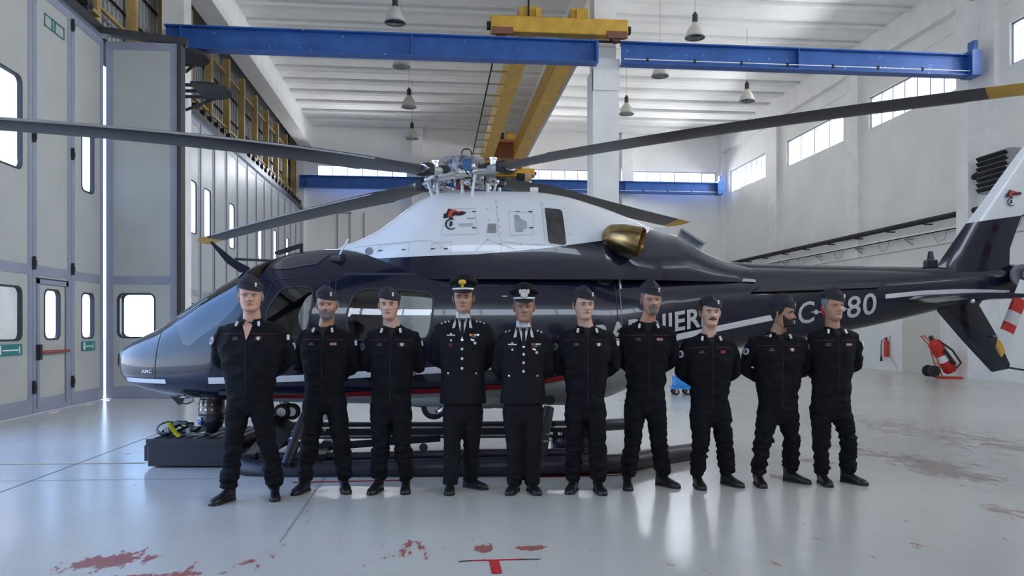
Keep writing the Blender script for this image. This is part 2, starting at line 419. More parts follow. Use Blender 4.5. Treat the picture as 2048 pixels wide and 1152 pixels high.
# columns
cxm = MB().span((XM-.3, 20.8, 0), (XM+.3, 21.4, 10.7)).span((XM-.36, 20.7, 0), (XM+.36, 21.5, 8.5)).span((XM-.36, 20.62, 7.9), (XM+.36, 20.8, 8.75)).build('trim_1', M_conc, props=ST, smooth=0)
MB().span((XL-.25, 20.75, 0), (XL+.3, 21.35, 10.8)).build('trim_2', M_conc, props=ST, smooth=0)
MB().span((XM-.3, YB-.5, 0), (XM+.3, YB-.05, 10.7)).build('trim_3', M_conc, props=ST, smooth=0)
for i, y in enumerate((20.75,)):
    MB().span((XR-.45, y, 0), (XR, y+.5, 10.8)).build('trim_4', M_conc, props=ST, smooth=0)

# ---- left side: folding doors ; upper sheet wall on ochre posts
wl = MB().span((XL-.75, YF, 7.6), (XL-.7, YB, HC+.4)).build('wall_left', M_corr, props=ST, smooth=0)
b = MB()
y = 6.0
while y < YB: b.span((XL-.71, y, 7.95), (XL-.64, y+.10, 10.8)); y += .235
for y in ():
    pass
b.build('sheet_rib', M_corr, wl, smooth=0, props={'kind': 'stuff'})
y = 5.8; 
post = MB().span((XL-.55, -.09, 7.7), (XL-.33, .09, 10.75)).build('wall_post', M_post, wl, smooth=0)
k = 0; yy = 4.6
while yy < YB:
    o = post if k == 0 else post.copy()
    if k: COL.objects.link(o); o.parent = wl
    o.location = (0, yy, 0); yy += 2.1; k += 1
for z in (8.35, 10.2): MB().span((XL-.5, 2, z), (XL-.42, YB, z+.07)).build('wall_rail', M_post, wl, smooth=0)
for z, w in ((8.9, .03), (9.75, .03)): MB().span((XL-.62, 2, z), (XL-.56, YB, z+w)).build('wall_rail', M_dark, wl, smooth=0)
MB().span((XL-.72, YF, 7.4), (XL-.1, YB, 7.5)).build('wall_ledge', M_dark, wl, smooth=0)
# upper track with hangers
MB().span((XL-.1, YF, 0), (XL, 3.0, 7.5)).build('wall_left_side', M_panel, props=ST, smooth=0)
tk = root('door_track', 'dark steel overhead track with roller hangers above the folding hangar doors', 'door track')
MB().span((XL-.32, 2, 7.42), (XL+.03, 16.7, 7.62)).build('track_rail', M_black, tk, smooth=0)
MB().span((XL-.32, 21.0, 7.42), (XL+.05, YB, 7.62)).build('track_rail', M_black, tk, smooth=0)
MB().bar((XL-.1, 16.5, 7.50), (XL+1.6, 16.8, 7.42), .2, .14).build('track_rail', M_black, tk, smooth=0)
MB().span((XL-.35, 2, 7.85), (XL-.1, 16.7, 7.93)).build('cable_duct', M_post, tk, smooth=0)
MB().span((XL-.35, 21, 7.85), (XL-.1, YB, 7.93)).build('cable_duct', M_post, tk, smooth=0)
hg = MB().box((0, 0, .1), (.16, .22, .2)).cyl((-.1, -.08, .2), (.1, -.08, .2), .07).cyl((-.1, .08, .2), (.1, .08, .2), .07)
h0 = hg.build('roller_hanger', M_black, tk)
k = 0
for yy in [4+.7*i for i in range(18)]+[21.5+.7*i for i in range(27)]:
    o = h0 if k == 0 else h0.copy()
    if k: COL.objects.link(o); o.parent = tk
    o.location = (XL-.05, yy, 7.6); k += 1

DW, DH = 1.4, 7.35
def rr(u0, z0, u1, z1, r=.13): return rrect(u0, z0, u1, z1, r, 5)
def leaf_mesh(frame, panelm, wins, W=DW, push=False, lower=2.36, t=.07):
    """door leaf in local u (0..W) along +Y, thickness in x. returns list of (name, MB, mat)"""
    out = []
    fr = MB(); s = .14
    fr.span((-t, .006, .008), (0, s, DH)); fr.span((-t, W-s, .008), (0, W-.006, DH))
    for z0, z1 in ((.008, .26), (lower, lower+.17), (DH-.16, DH)): fr.span((-t, s, z0), (0, W-s, z1))
    out.append(('door_frame', fr, frame))
    # infill with openings
    def infill(z0, z1, ws):
        ip = MB(); x0, x1 = -t+.008, -.010
        us = [s, W-s]; rows = []
        cuts = sorted(ws, key=lambda q: q[1]); zc = z0
        for (u0, q0, u1, q1) in cuts:
            ip.span((x0, s, zc), (x1, W-s, q0))
            # ring around the rounded opening
            poly = rr(u0, q0, u1, q1); n = len(poly)
            outer = []
            cu, cz = (u0+u1)/2, (q0+q1)/2
            for (u, z) in poly:
                du, dz = u-cu, z-cz
                k = min((W-s-cu if du > 0 else cu-s)/max(abs(du), 1e-6), ((q1-cz) if dz > 0 else (cz-q0))/max(abs(dz), 1e-6))
                outer.append((cu+du*k, cz+dz*k))
            # corners exact
            def near(c):
                i = min(range(n), key=lambda i: (outer[i][0]-c[0])**2+(outer[i][1]-c[1])**2); outer[i] = c
            for c in ((s, q0), (W-s, q0), (s, q1), (W-s, q1)): near(c)
            for xx in (x0, x1):
                vs = [(xx, u, z) for u, z in poly]+[(xx, u, z) for u, z in outer]
                ip.add(vs, [[i, (i+1) % n, n+(i+1) % n, n+i] for i in range(n)])
            ip.add([(x0, u, z) for u, z in poly]+[(x1, u, z) for u, z in poly], [[i, (i+1) % n, n+(i+1) % n, n+i] for i in range(n)])
            zc = q1
        ip.span((x0, s, zc), (x1, W-s, z1))
        return ip
    out.append(('door_panel', infill(.26, lower, [w for w in wins if w[3] < lower]), panelm))
    out.append(('door_panel', infill(lower+.17, DH-.16, [w for w in wins if w[1] > lower]), panelm))
    for w in wins:
        g = MB(); poly = rr(*w); n = len(poly); cu, cz = (w[0]+w[2])/2, (w[1]+w[3])/2
        inner = rr(w[0]+.03, w[1]+.03, w[2]-.03, w[3]-.03, .11)
        for xx in (-t-.004, 0.0):
            g.add([(xx, u, z) for u, z in poly]+[(xx, u, z) for u, z in inner], [[i, (i+1) % n, n+(i+1) % n, n+i] for i in range(n)])
        g.add([(-t-.004, u, z) for u, z in inner]+[(0, u, z) for u, z in inner], [[i, (i+1) % n, n+(i+1) % n, n+i] for i in range(n)])
        g.add([(-t-.004, u, z) for u, z in poly]+[(0, u, z) for u, z in poly], [[i, (i+1) % n, n+(i+1) % n, n+i] for i in range(n)])
        out.append(('window_gasket', g, M_seal))
        p = MB().add([(-t/2, u, z) for u, z in inner], [list(range(n))]); out.append(('pane', p, M_wglass))
    return out
dn = [0]
def place_leaf(defn, loc, rz=0.0, extra=None):
    dn[0] += 1
    d = link('door_%d' % dn[0], None, None, ST); d.location = loc; d.rotation_euler = (0, 0, rz)
    for nm, mb, m in defn: mb.build(nm, m, d, smooth=0)
    if extra: extra(d)
    return d
LW = (.42, 1.25, .98, 2.15)          # lower window
UW = (.42, 4.1, .98, 5.35)
hinges = MB()
def hinge(d):
    for z in (.35, 2.45, 4.6, 7.0):
        MB().cyl((.03, .0, z), (.03, .0, z+.22), .028, seg=8).box((.02, .03, z+.11), (.03, .1, .1)).build('hinge', M_dark, d)
def sign(d, u0=.42, u1=.98):
    MB().span((0, u0, 1.02), (.012, u1, 1.2)).build('exit_sign', M_teal, d, smooth=0)
    MB().span((.012, u0+.05, 1.04), (.015, u0+.12, 1.18)).span((.012, u0+.16, 1.095), (.015, u1-.12, 1.115)).span((.012, u1-.11, 1.05), (.015, u1-.08, 1.16)).build('sign_mark', M_white, d, smooth=0)
def exA(d): hinge(d); sign(d, .3, 1.05)
def exC(d): hinge(d); sign(d)
def exB(d):
    hinge(d)
    f = MB()                                   # wicket door inside the leaf
    f.span((0, .12, .1), (.02, .2, 2.3)).span((0, 1.16, .1), (.02, 1.24, 2.3)).span((0, .12, 2.22), (.02, 1.24, 2.3))
    f.build('wicket_frame', M_frame, d, smooth=0)
    MB().span((0, .1, 2.30), (.012, 1.26, 2.325)).build('wicket_gap', M_seal, d, smooth=0)
    MB().tube([(.03, .15, 1.05), (.09, .2, 1.05), (.09, 1.1, 1.05), (.03, 1.2, 1.05)], .028).build('push_bar', mat('push_bar_red', (.33, .06, .04), .4), d)
    MB().span((0, .11, .92), (.07, .19, 1.18)).build('push_bar_end', M_black, d, smooth=0)
    # faded lettered plate near the top: outlined frame only legible as boxes
    g = MB(); u0, u1, z0, z1 = .40, 1.12, 6.72, 6.94
    g.span((0, u0, z0), (.006, u1, z0+.02)).span((0, u0, z1-.02), (.006, u1, z1)).span((0, u0, z0), (.006, u0+.02, z1)).span((0, u1-.02, z0), (.006, u1, z1)).span((0, .66, z0), (.006, .69, z1)).span((0, .76, z0), (.006, .79, z1))
    g.build('door_plate', M_teal, d, smooth=0)
# near leaves along the left side: edges at y = 16.6 - 1.4k
exs = [exC, exB, exA]
for k in range(3):
    y0 = 16.6-DW*(k+1)
    ws = [(.42, 1.25, .98, 2.15)]
    if k == 0: ws = [LW, UW]
    if k == 1: ws = [(.40, 1.25, .98, 2.15)]
    if k == 2: ws = [(.25, 1.25, 1.08, 2.15), (.25, 4.05, 1.08, 5.6)]
    place_leaf(leaf_mesh(M_frame, M_panel, ws), (XL, y0, 0), 0, exs[k])
for k in range(3, 4):
    place_leaf(leaf_mesh(M_frame, M_panel, [LW, UW] if k % 2 else [LW]), (XL, 16.6-DW*(k+1), 0), 0, hinge)
# the two leaves folded out from the side, standing square to it
WL = 1.42
lf = leaf_mesh(M_frame, M_panel, [(.22, 1.25, .98, 2.18)], W=WL)
place_leaf(lf, (XL+.02, 16.66, 0), R(-90))
place_leaf(leaf_mesh(M_frame, M_panel, [(.22, 1.25, .98, 2.18)], W=WL), (XL+.02, 16.88, 0), R(-90))
MB().span((XL+WL+.02, 16.62, .05), (XL+WL+.10, 16.90, DH)).build('trim_5', M_seal, props=ST, smooth=0)
# far leaves
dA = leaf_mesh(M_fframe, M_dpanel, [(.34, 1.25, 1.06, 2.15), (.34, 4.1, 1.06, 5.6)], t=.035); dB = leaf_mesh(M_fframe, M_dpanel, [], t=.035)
first = {}
for k in range(13):
    y0 = 21.8+DW*k
    key = 'A' if k in (0, 1, 3, 6, 8, 10) else 'B'
    dn[0] += 1
    d = link('door_%d' % dn[0], None, None, ST); d.location = (XL, y0, 0)
    if key not in first:
        first[key] = d
        for nm, mb, m in (dA if key == 'A' else dB): mb.build(nm, m, d, smooth=0)
        MB().span((0.001, -.012, .06), (.012, .012, DH)).build('door_seal', M_seal, d, smooth=0)
    else:
        for ch in list(first[key].children):
            c = ch.copy(); COL.objects.link(c); c.parent = d
MB().span((XL-.1, 21.3, 0), (XL+.02, 21.8, 7.4)).build('trim_6', M_frame, props=ST, smooth=0)
MB().span((XL-.1, 40.0, 0), (XL+.02, YB, 7.9)).build('trim_7', M_frame, props=ST, smooth=0)

# platform bracket sticking out beyond the folded leaves, and a second one above
def bracket(z, L):
    k = root('door_guide_bracket', 'dark steel %s guide bracket with rounded plate beside the folded door leaf' % ('lower' if z < 7.6 else 'upper'), 'bracket', (XL, 19.8, z))
    MB().bar((0, 0, 0), (L-.5, 0, 0), .07, .07).bar((0, .5, 0), (L-.5, .5, 0), .07, .07).bar((0, 1.0, 0), (L-.5, 1.0, 0), .07, .07).bar((L-.5, -.1, 0), (L-.3, 1.1, 0), .07, .07).bar((0, 1.1, -.45), (L-.3, 1.1, 0), .06, .06).build('bracket_frame', M_dark, k)
    pl = [(L-.55, -.2)]+[(L-.25+.5*math.sin(R(a)), .45-.65*math.cos(R(a))) for a in range(0, 181, 15)]+[(L-.55, 1.1)]
    MB().prism(pl, lambda u, v: (u, v, -.04), lambda u, v: (u, v, .04)).build('bracket_plate', M_dark, k)
bracket(7.45, 1.35); bracket(8.3, .8)

# ---- door on the right wall, pipes, cable tray, louvre
dn[0] += 1
yR = lambda px: (lambda t: (XR/(t*math.cos(TH)+math.sin(TH)))*(math.cos(TH)-t*math.sin(TH)))((px-CX)/F)
d = link('door_%d' % dn[0], None, None, ST)
ya, yb_ = yR(1886), yR(1808)
MB().span((XR-.05, ya, .0), (XR+.01, yb_, 2.6)).build('door_panel', mat('cream_door', (.62, .61, .55), .6, var=.04), d, smooth=0)
MB().span((XR-.07, ya-.06, 0), (XR+.01, ya, 2.66)).span((XR-.07, yb_, 0), (XR+.01, yb_+.06, 2.66)).span((XR-.07, ya, 2.6), (XR+.01, yb_, 2.66)).build('door_frame', M_white, d, smooth=0)
MB().span((XR-.03, YF, 0), (XR+.01, yb_-.2, .1)).build('baseboard_right', M_wall, props=ST, smooth=0)
o = MB().tube([(XR-.27, 14, 4.82), (XR-.27, YB-.1, 4.82)], .085).build('service_pipe', M_dark); tag(o, 'long black service pipe running along the right white wall', 'pipe')
for yy in range(15, 41, 2):
    MB().bar((XR, yy, 4.72), (XR-.3, yy, 4.72), .04, .04).build('pipe_clip', M_dark, o, smooth=0)
ct = root('cable_tray', 'pale cable tray on brackets below the black wall pipe', 'cable tray', (XR, 14, 4.4))
MB().span((-.26, 0, 0), (-.02, 26.3, .03)).span((-.26, 0, 0), (-.24, 26.3, .08)).build('tray', M_white, ct, smooth=0)
MB().span((-.30, 0, -.42), (-.27, 24, -.39)).build('conduit', M_grey, ct, smooth=0)
for yy in range(1, 26, 3):
    MB().bar((0, yy, -.22), (-.3, yy, -.04), .03, .03).bar((0, yy, -.04), (-.3, yy, -.04), .03, .03).build('bracket', M_grey, ct, smooth=0)
    MB().tube([(-.2, yy+1, 0), (-.22, yy+1.1, -.25), (-.18, yy+1.5, -.3), (-.2, yy+1.7, 0)], .012, 6).build('cable', M_grey, ct)
ya, yb_ = yR(2050), yR(1985)
lv = root('louvre_heater', 'grey louvred air heater mounted high on the right wall above the pipe', 'heater', (XR, (ya+yb_)/2, 5.2))
w2 = (yb_-ya)/2
MB().span((-.45, -w2, 0), (0, w2, 1.05)).build('casing', M_grey, lv, smooth=0)
for i in range(7):
    MB().bar((-.5, -w2+.04, .08+i*.145), (-.5, w2-.04, .08+i*.145), .12, .02, up=(1, 0, .8)).build('slat', M_dark, lv, smooth=0)
o = MB().tube([(XR-.2, yR(1950)-.0, 4.75), (XR-.2, yR(1952), 5.5), (XR-.25, yR(1960), 5.75), (XR-.3, yR(1975), 5.8)], .085, 10).build('elbow_pipe', M_dark)
tag(o, 'short bent black pipe rising to the louvred heater', 'pipe')
# vertical conduits with a red box, by the wheeled extinguisher
for px, nm in ((1985, 'red sprinkler sign on a conduit beside the tail fin'),):
    yy = yR(px)
    s = root('fire_sign', 'small red and white fire sign below a grey conduit on the right wall', 'sign', (XR, yy, 1.45))
    MB().span((-.03, -.14, 0), (0, .14, .52)).build('plate', M_red, s, smooth=0)
    MB().span((-.035, -.1, .05), (-.03, .02, .16)).span((-.035, .02, .2), (-.03, .1, .3)).span((-.035, -.08, .35), (-.03, .05, .47)).build('pictogram', M_white, s, smooth=0)
    MB().tube([(-.03, 0, .52), (-.03, 0, 2.9)], .02, 6).tube([(-.03, .35, .3), (-.03, .35, 2.9)], .02, 6).build('conduit', M_grey, s)
# lamps
def lamp_mesh():
    return [('lamp_shade', MB().lathe([(.05, .42), (.075, .40), (.12, .33), (.17, .26), (.22, .16), (.25, .06), (.262, 0), (.255, 0), (.24, .06), (.2, .17), (.1, .33), (.04, .38)], seg=24), mat('lamp_enamel', (.52, .51, .46), .4, var=.06)),
            ('rim', MB().lathe([(.262, .02), (.275, .01), (.275, -.015), (.25, -.015), (.25, 0)], seg=24), M_grey),
            ('socket', MB().cyl((0, 0, .40), (0, 0, .62), .075, seg=12).cyl((0, 0, .62), (0, 0, .68), .04, seg=8), M_black),
            ('diffuser', MB().lathe([(.001, -.01), (.12, -.005), (.25, .0)], seg=24), glass('lamp_glass', (.6, .62, .6), .3)),
            ('bulb', MB().ball((0, 0, .16), .05, sc=(1, 1, 1.8)), M_white)]
lm = lamp_mesh(); lp0 = None
lamps = [((790, 45), 'large pendant lamp above the blue beam, left of the yellow crane'), ((1390, 75), 'large pendant lamp above the blue beam, right of the white column'),
         ((803, 133), 'pendant lamp almost hidden behind the blue beam, above the left blade'), ((1320, 152), 'pendant lamp almost hidden behind the blue beam, right of the column'),
         ((818, 214), 'pendant lamp below the blue beam, nearer of the two left of the crane girders'), ((1253, 228), 'pendant lamp hanging just right of the white column below the beam'),
         ((1494, 202), 'pendant lamp near the right wall below the blue beam'), ((824, 277), 'farthest small pendant lamp, just above the back wall ledge')]
for (px, py), lab in lamps:
    Z = (9.3-CH)*F/(HY-py); p = cam2w((px-CX)/F*Z, Z, 9.3)
    r_ = root('pendant_lamp', lab, 'lamp', p, 0, 'industrial pendant lamps under the roof')
    if lp0 is None:
        for nm, mb, m in lm: mb.build(nm, m, r_)
        MB().cyl((0, 0, .66), (0, 0, 2.5), .008, seg=6).build('suspension_cable', M_grey, r_)
        lp0 = r_
    else:
        for ch in list(lp0.children): c = ch.copy(); COL.objects.link(c); c.parent = r_

# ---- crane
def ibeam(b, x0, x1, yc, z0, z1, fw=.34, tw=.03, tf=.035):
    b.span((x0, yc-fw/2, z0), (x1, yc+fw/2, z0+tf)); b.span((x0, yc-fw/2, z1-tf), (x1, yc+fw/2, z1)); b.span((x0, yc-tw/2, z0+tf), (x1, yc+tw/2, z1-tf))
def runway(y, lab, m):
    r_ = root('crane_runway_beam', lab, 'beam', (0, y, 0))
    for a, c in ((XL-.05, XM-.36), (XM-.36, XM+.36), (XM+.36, XR-.45)):
        if c-a > 1: 
            b = MB(); ibeam(b, a, c, 0, 8.52, 9.12); b.build('i_beam', m, r_, smooth=0)
    MB().span((XL, -.04, 9.12), (XR-.4, .04, 9.16)).build('crane_rail', M_dark, r_, smooth=0)
    for x in (-6.4, -.6, 9.9): MB().span((x-.015, -.16, 8.55), (x+.015, -.01, 9.09)).build('stiffener', m, r_, smooth=0)
    MB().span((XM+.4, -.2, 8.62), (XR-.5, -.18, 8.64)).build('conductor_rail', M_white, r_, smooth=0)
    x = XM+1
    while x < XR-1: MB().span((x, -.21, 8.58), (x+.06, -.17, 8.68)).build('rail_clip', M_dark, r_, smooth=0); x += 1.3
    MB().span((XR-.75, -.3, 8.5), (XR-.45, .2, 9.2)).span((XR-.62, -.18, 9.12), (XR-.5, .08, 9.5)).build('end_stop', M_blue, r_, smooth=0)
    return r_
r1 = runway(20.45, 'near blue crane runway beam crossing the whole hall under the pendant lamps', M_bluespk)
r2 = runway(39.9, 'far blue crane runway beam below the back wall windows', M_blue)
MB().span((XM-.36, -.2, 8.52), (XM-.3, .2, 9.12)).build('beam_splice', M_blue, r1, smooth=0)
cr = root('bridge_crane', 'yellow double girder bridge crane resting on the two blue runway beams', 'crane', (0, 0, 9.16))
def xat(px, y):
    t = (px-CX)/F; Z = y/(math.cos(TH)-t*math.sin(TH)); return cam2w(t*Z, Z).x
x0, x1 = xat(982, 20.3), xat(1256, 20.3)
for y, l in ((20.45, 'near'), (39.9, 'far')):
    MB().span((x0, y-.18, .10), (x1, y+.18, .52), bev=.02).build('end_truck', M_yel, cr, smooth=0)
    MB().span((x0-.10, y-.08, .2), (x0, y+.08, .38)).build('buffer', M_dark, cr, smooth=0); MB().span((x1, y-.08, .2), (x1+.1, y+.08, .38)).build('buffer', M_dark, cr, smooth=0)
    for x in (x0+.3, x1-.3):
        MB().cyl((x, y-.1, .13), (x, y+.1, .13), .17).build('wheel', mat('crane_wheel', (.16, .07, .05), .6), cr)
        MB().span((x-.28, y-.2, .02), (x+.28, y-.12, .2)).build('wheel_guard', mat('guard_rust', (.2, .08, .05), .6), cr, smooth=0)
for px in (1078, 1160): MB().span((xat(px, 20.3)-.08, 20.35, .5), (xat(px, 20.3)+.08, 20.55, .78)).build('lug', M_yel, cr, smooth=0)
MB().cyl((xat(1058, 20.3), 20.4, .5), (xat(1058, 20.3), 20.4, 1.1), .025, seg=6).build('rod', M_dark, cr)
for gx in (2.45, 3.85):
    MB().span((gx-.23, 20.45, .15), (gx+.23, 39.9, .85)).build('girder', M_yel, cr, smooth=0)
wk = MB().span((1.68, 20.7, .15), (1.72, 39.5, .2)).build('catwalk_rail', M_dark, cr, smooth=0)
y = 21.2
while y < 39.5: MB().span((1.7, y, .15), (2.24, y+.04, .19)).build('catwalk_rung', M_post, cr, smooth=0); y += 1.25
MB().span((4.2, 21, .3), (4.32, 39, .42)).build('conductor_duct', M_grey, cr, smooth=0)
MB().span((2.3, 35.6, .85), (4.0, 37.2, 1.0)).span((2.3, 35.8, .1), (3.9, 36.0, .85)).build('trolley_frame', mat('trolley_rust', (.33, .13, .06), .6), cr, smooth=0)
MB().tube([(2.7, 36.2, 1.2), (3.2, 36.2, 1.2)], .25, 12).build('hoist_motor', M_black, cr)
MB().tube([(3.3, 36.2, 1.2), (3.7, 36.2, 1.2)], .28, 12).build('hoist_drum', M_yel, cr)
MB().tube([(4.1, 38.9, -.1), (4.5, 38.9, -.1)], .2, 12).build('drive_motor', M_dark, cr)
MB().tube([(4.5, 38.9, -.1), (4.85, 38.9, -.1)], .22, 12).build('gearbox', mat('gearbox_tan', (.45, .33, .22), .5), cr)
MB().span((2.32, 31.5, .4), (2.2, 32.3, .7)).build('plate', M_white, cr, smooth=0)

# ---- fire extinguishers
def ext_root(px, py_bot, name, lab):
    pass
ye = yR(1779)
fe = root('wall_extinguisher', 'red fire extinguisher hung on the right wall with black hose and horn', 'extinguisher', (XR-.12, ye, .75))
MB().lathe([(.001, -.3), (.075, -.29), (.085, -.25), (.085, .2), (.06, .27), (.03, .3), (.001, .3)], seg=16).build('cylinder', M_red, fe)
MB().box((0, 0, .33), (.05, .05, .08)).bar((0, -.06, .38), (0, .08, .36), .03, .02).build('valve', M_black, fe)
MB().tube([(0, .05, .34), (-.05, .2, .25), (-.05, .23, 0), (-.05, .22, -.3)], .015, 8).build('hose', M_rub, fe)
MB().tube([(-.05, .22, -.25), (-.05, .22, -.45)], [.025, .05], 10).build('horn', M_rub, fe)
MB().tube([(.1, -.1, .45), (.08, .1, -.1), (.05, -.6, -.7)], .008, 6).build('safety_cord', M_grey, fe)
# wheeled
p = floor_pt(1893, 757)
we = root('wheeled_extinguisher', 'large red wheeled fire extinguisher leaning on its trolley against the right wall', 'extinguisher', p, -TH)
K = (CH*F/(757-HY))/F
def q(px, py, d=0.0): return ((px-1893)*K, d, (757-py)*K)
ax0, ax1 = Vector(q(1902, 742)), Vector(q(1866, 682)); ad = (ax1-ax0).normalized()
MB().tube([ax0-ad*.02, ax0+ad*.06, ax1-ad*.08, ax1+ad*.04], [.15, .19, .19, .08], 18).build('cylinder', M_red, we)
MB().tube([ax1+ad*.03, ax1+ad*.16], .06, 10).build('valve', M_black, we)
MB().tube([ax0+ad*.35, ax0+ad*.55], .197, 18).build('label_band', M_white, we)
for s in (-.11, .11):
    MB().tube([q(1845, 672, s), q(1862, 690, s), q(1880, 757-4, s), q(1915, 757-2, s)], .016, 8).build('trolley_rail', M_red, we)
MB().tube([q(1845, 672, -.11), q(1845, 672, .11)], .018, 8).build('handle', M_red, we)
for t in (.3, .6): MB().tube([Vector(q(1862, 690, -.11)).lerp(Vector(q(1880, 752, -.11)), t), Vector(q(1862, 690, .11)).lerp(Vector(q(1880, 752, .11)), t)], .014, 8).build('crossbar', M_red, we)
for s in (-.15, .15):
    c = Vector(q(1862, 742, s))
    MB().cyl(c-Vector((0, .04, 0)), c+Vector((0, .04, 0)), .17, seg=20).build('wheel', M_rub, we)
    MB().cyl(c-Vector((0, .05, 0)), c+Vector((0, .05, 0)), .06, seg=12).build('wheel_hub', M_dark, we)
MB().tube([q(1872, 680, -.1), q(1895, 700, -.25), q(1912, 725, -.25), q(1905, 735, -.2)], .028, 8).tube([q(1880, 700, -.24), q(1900, 728, -.26)], .05, 8).build('hose', M_rub, we)
MB().span(q(1878, 757, -.2), q(1918, 753, .2)).build('foot_plate', M_red, we, smooth=0)
# blue cart
p = floor_pt(1361, 789); K = (CH*F/(789-HY))/F
bc = root('blue_cart', 'small bright blue cart on black castors seen between two men', 'cart', p, -TH)
MB().span((-18*K, -.2, 12*K), (17*K, .2, 17*K)).span((-14*K, -.2, 17*K), (15*K, .18, 42*K), bev=.01).build('body', mat('cart_blue', (.03, .28, .70), .4), bc)
MB().span((-17*K, -.22, 38*K), (18*K, .22, 42*K)).build('top_tray', mat('cart_grey', (.5, .52, .55), .5), bc, smooth=0)
for x in (-11*K, 12*K):
    for s in (-.15, .15):
        MB().cyl((x, s-.02, 6*K), (x, s+.02, 6*K), 6*K, seg=14).build('castor', M_rub, bc)
        MB().cyl((x, s-.025, 6*K), (x, s+.025, 6*K), 2.5*K, seg=10).box((x, s, 11*K), (.03, .05, .06)).build('castor_fork', M_steel, bc)
# daylight: sky light through the open side bays (portals) and area lamps at the strip windows, the front ones added
area('sky_portal', (XL-.4, 7.0, 3.7), (0, R(-90), 0), 7.3, 8.0, 1, portal=True)
area('sky_portal', (XL-.4, 19.2, 3.7), (0, R(-90), 0), 7.3, 4.2, 1, portal=True)
for (a, c) in fw: area('window_daylight_fill', ((a+c)/2, YF-.28, (FZ0+FZ1)/2), (R(90), 0, 0), c-a, FZ1-FZ0, 17*(c-a)*(FZ1-FZ0), (1, .975, .93))  # added fill from unseen front windows, lights the hall from behind the camera
WL_ = 75.0
for (y0, y1) in wins: area('window_daylight_fill', (XR+.28, (y0+y1)/2, (WZ0+WZ1)/2), (0, R(90), 0), WZ1-WZ0, y1-y0, WL_*(y1-y0)*(WZ1-WZ0), (1, .975, .94))
for (a, c) in bw: area('window_daylight_fill', ((a+c)/2, YB+.28, (BZ0+BZ1)/2), (R(-90), 0, 0), c-a, BZ1-BZ0, WL_*(c-a)*(BZ1-BZ0), (1, .975, .94))
# ================================================================== HELICOPTER
M_navy = mat('navy_gloss', (.006, .008, .024), .22, coat=.55, spec=.3, var=.1, scale=1.2)
M_wcowl = mat('white_gloss', (.74, .75, .77), .3, coat=.5, var=.02, scale=1)
M_belly = mat('belly_grey', (.42, .43, .44), .4, coat=.2, var=.05)
M_stripe = mat('stripe_white', (.70, .71, .72), .35, var=.02)
M_rstripe = mat('stripe_red', (.28, .012, .02), .35, var=.05)
M_letter = mat('lettering_grey', (.52, .52, .50), .45, var=.03)
M_tint = glass('tinted_glass', (.78, .82, .86), .08, .02)
M_wsg = glass('windscreen_glass', (.05, .07, .11), .10, .03)
M_inter = mat('cabin_lining', (.03, .03, .035), .8)
M_seat = mat('seat_cloth', (.012, .016, .05), .8)
M_gold = mat('exhaust_bronze', (.42, .28, .12), .28, metal=1, var=.35, scale=5)
M_soot = mat('soot', (.03, .025, .02), .7, var=.4)
M_seam = mat('panel_seam', (.30, .31, .33), .6)
M_bseam = mat('dark_seam', (.02, .022, .035), .6)
M_blade = mat('blade_grey', (.055, .051, .054), .42, var=.12, scale=3, stretch=(.3, 1, 1))
M_ylw = mat('tip_yellow', (.66, .38, .05), .45, var=.1)
M_emred = mat('flame_red', (.60, .06, .04), .5)
GA = R(3.5); HX, HZ = -.556, 8.70
hrot = GA-TH
hel = root('helicopter', 'dark navy helicopter with white engine cowling, parked behind the row of men', 'helicopter', cam2w(HX, HZ, 0), hrot)
_ccx = -HX*math.cos(GA)-HZ*math.sin(GA); _ccy = HX*math.sin(GA)-HZ*math.cos(GA)
def HP(px, py, yl=0.0):
    """pixel -> helicopter-local (x, z) on the lengthwise plane y = yl"""
    X = (px-CX)/F; dx = X*math.cos(GA)+math.sin(GA); dy = -X*math.sin(GA)+math.cos(GA)
    t = (yl-_ccy)/dy
    return (_ccx+t*dx, CH-t*(py-HY)/F)
def H3(px, py, yl=0.0):
    x, z = HP(px, py, yl); return Vector((x, yl, z))
top_px = [(215,733),(219,722),(235,706),(265,686),(300,669),(330,655),(352,640),(400,606),(440,580),(480,556),(520,532),(560,517),(600,507),(672,500),(760,504),(900,506),(1100,510),(1250,522),(1400,530),(1500,534),(1700,538),(1900,541),(1990,540),(2035,545)]
bot_px = [(215,733),(219,742),(240,765),(280,780),(330,790),(400,799),(440,802),(600,806),(800,810),(1000,812),(1120,812),(1200,800),(1260,777),(1350,736),(1450,706),(1600,683),(1720,661),(1877,625),(1960,604),(2035,590)]
hw_px = [(215,.015),(222,.10),(240,.20),(265,.31),(300,.43),(350,.56),(420,.69),(520,.77),(640,.80),(1150,.80),(1260,.72),(1350,.56),(1450,.42),(1550,.33),(1700,.26),(1900,.17),(2035,.10)]
zc_px = [(215,733),(300,738),(420,735),(640,725),(1000,715),(1200,700),(1350,650),(1500,625),(1700,600),(1900,580),(2035,568)]
def conv(tab, yl): return sorted((HP(p, q, yl)[0], HP(p, q, yl)[1]) for p, q in tab)
T_top = conv(top_px, 0.0); T_bot = conv(bot_px, -.25); T_zc = conv(zc_px, -.4)
T_hw = sorted((HP(p, 700, -.3)[0], w) for p, w in hw_px)
T_top[0] = (T_bot[0][0], T_top[0][1])
NEXP = 2.5
def fparm(x):
    zt, zb = smooth_interp(T_top, x), smooth_interp(T_bot, x)
    if zt-zb < .03: m = (zt+zb)/2; zt, zb = m+.015, m-.015
    zc = min(max(smooth_interp(T_zc, x), zb+.3*(zt-zb)), zt-.3*(zt-zb))
    return zt, zb, smooth_interp(T_hw, x), zc
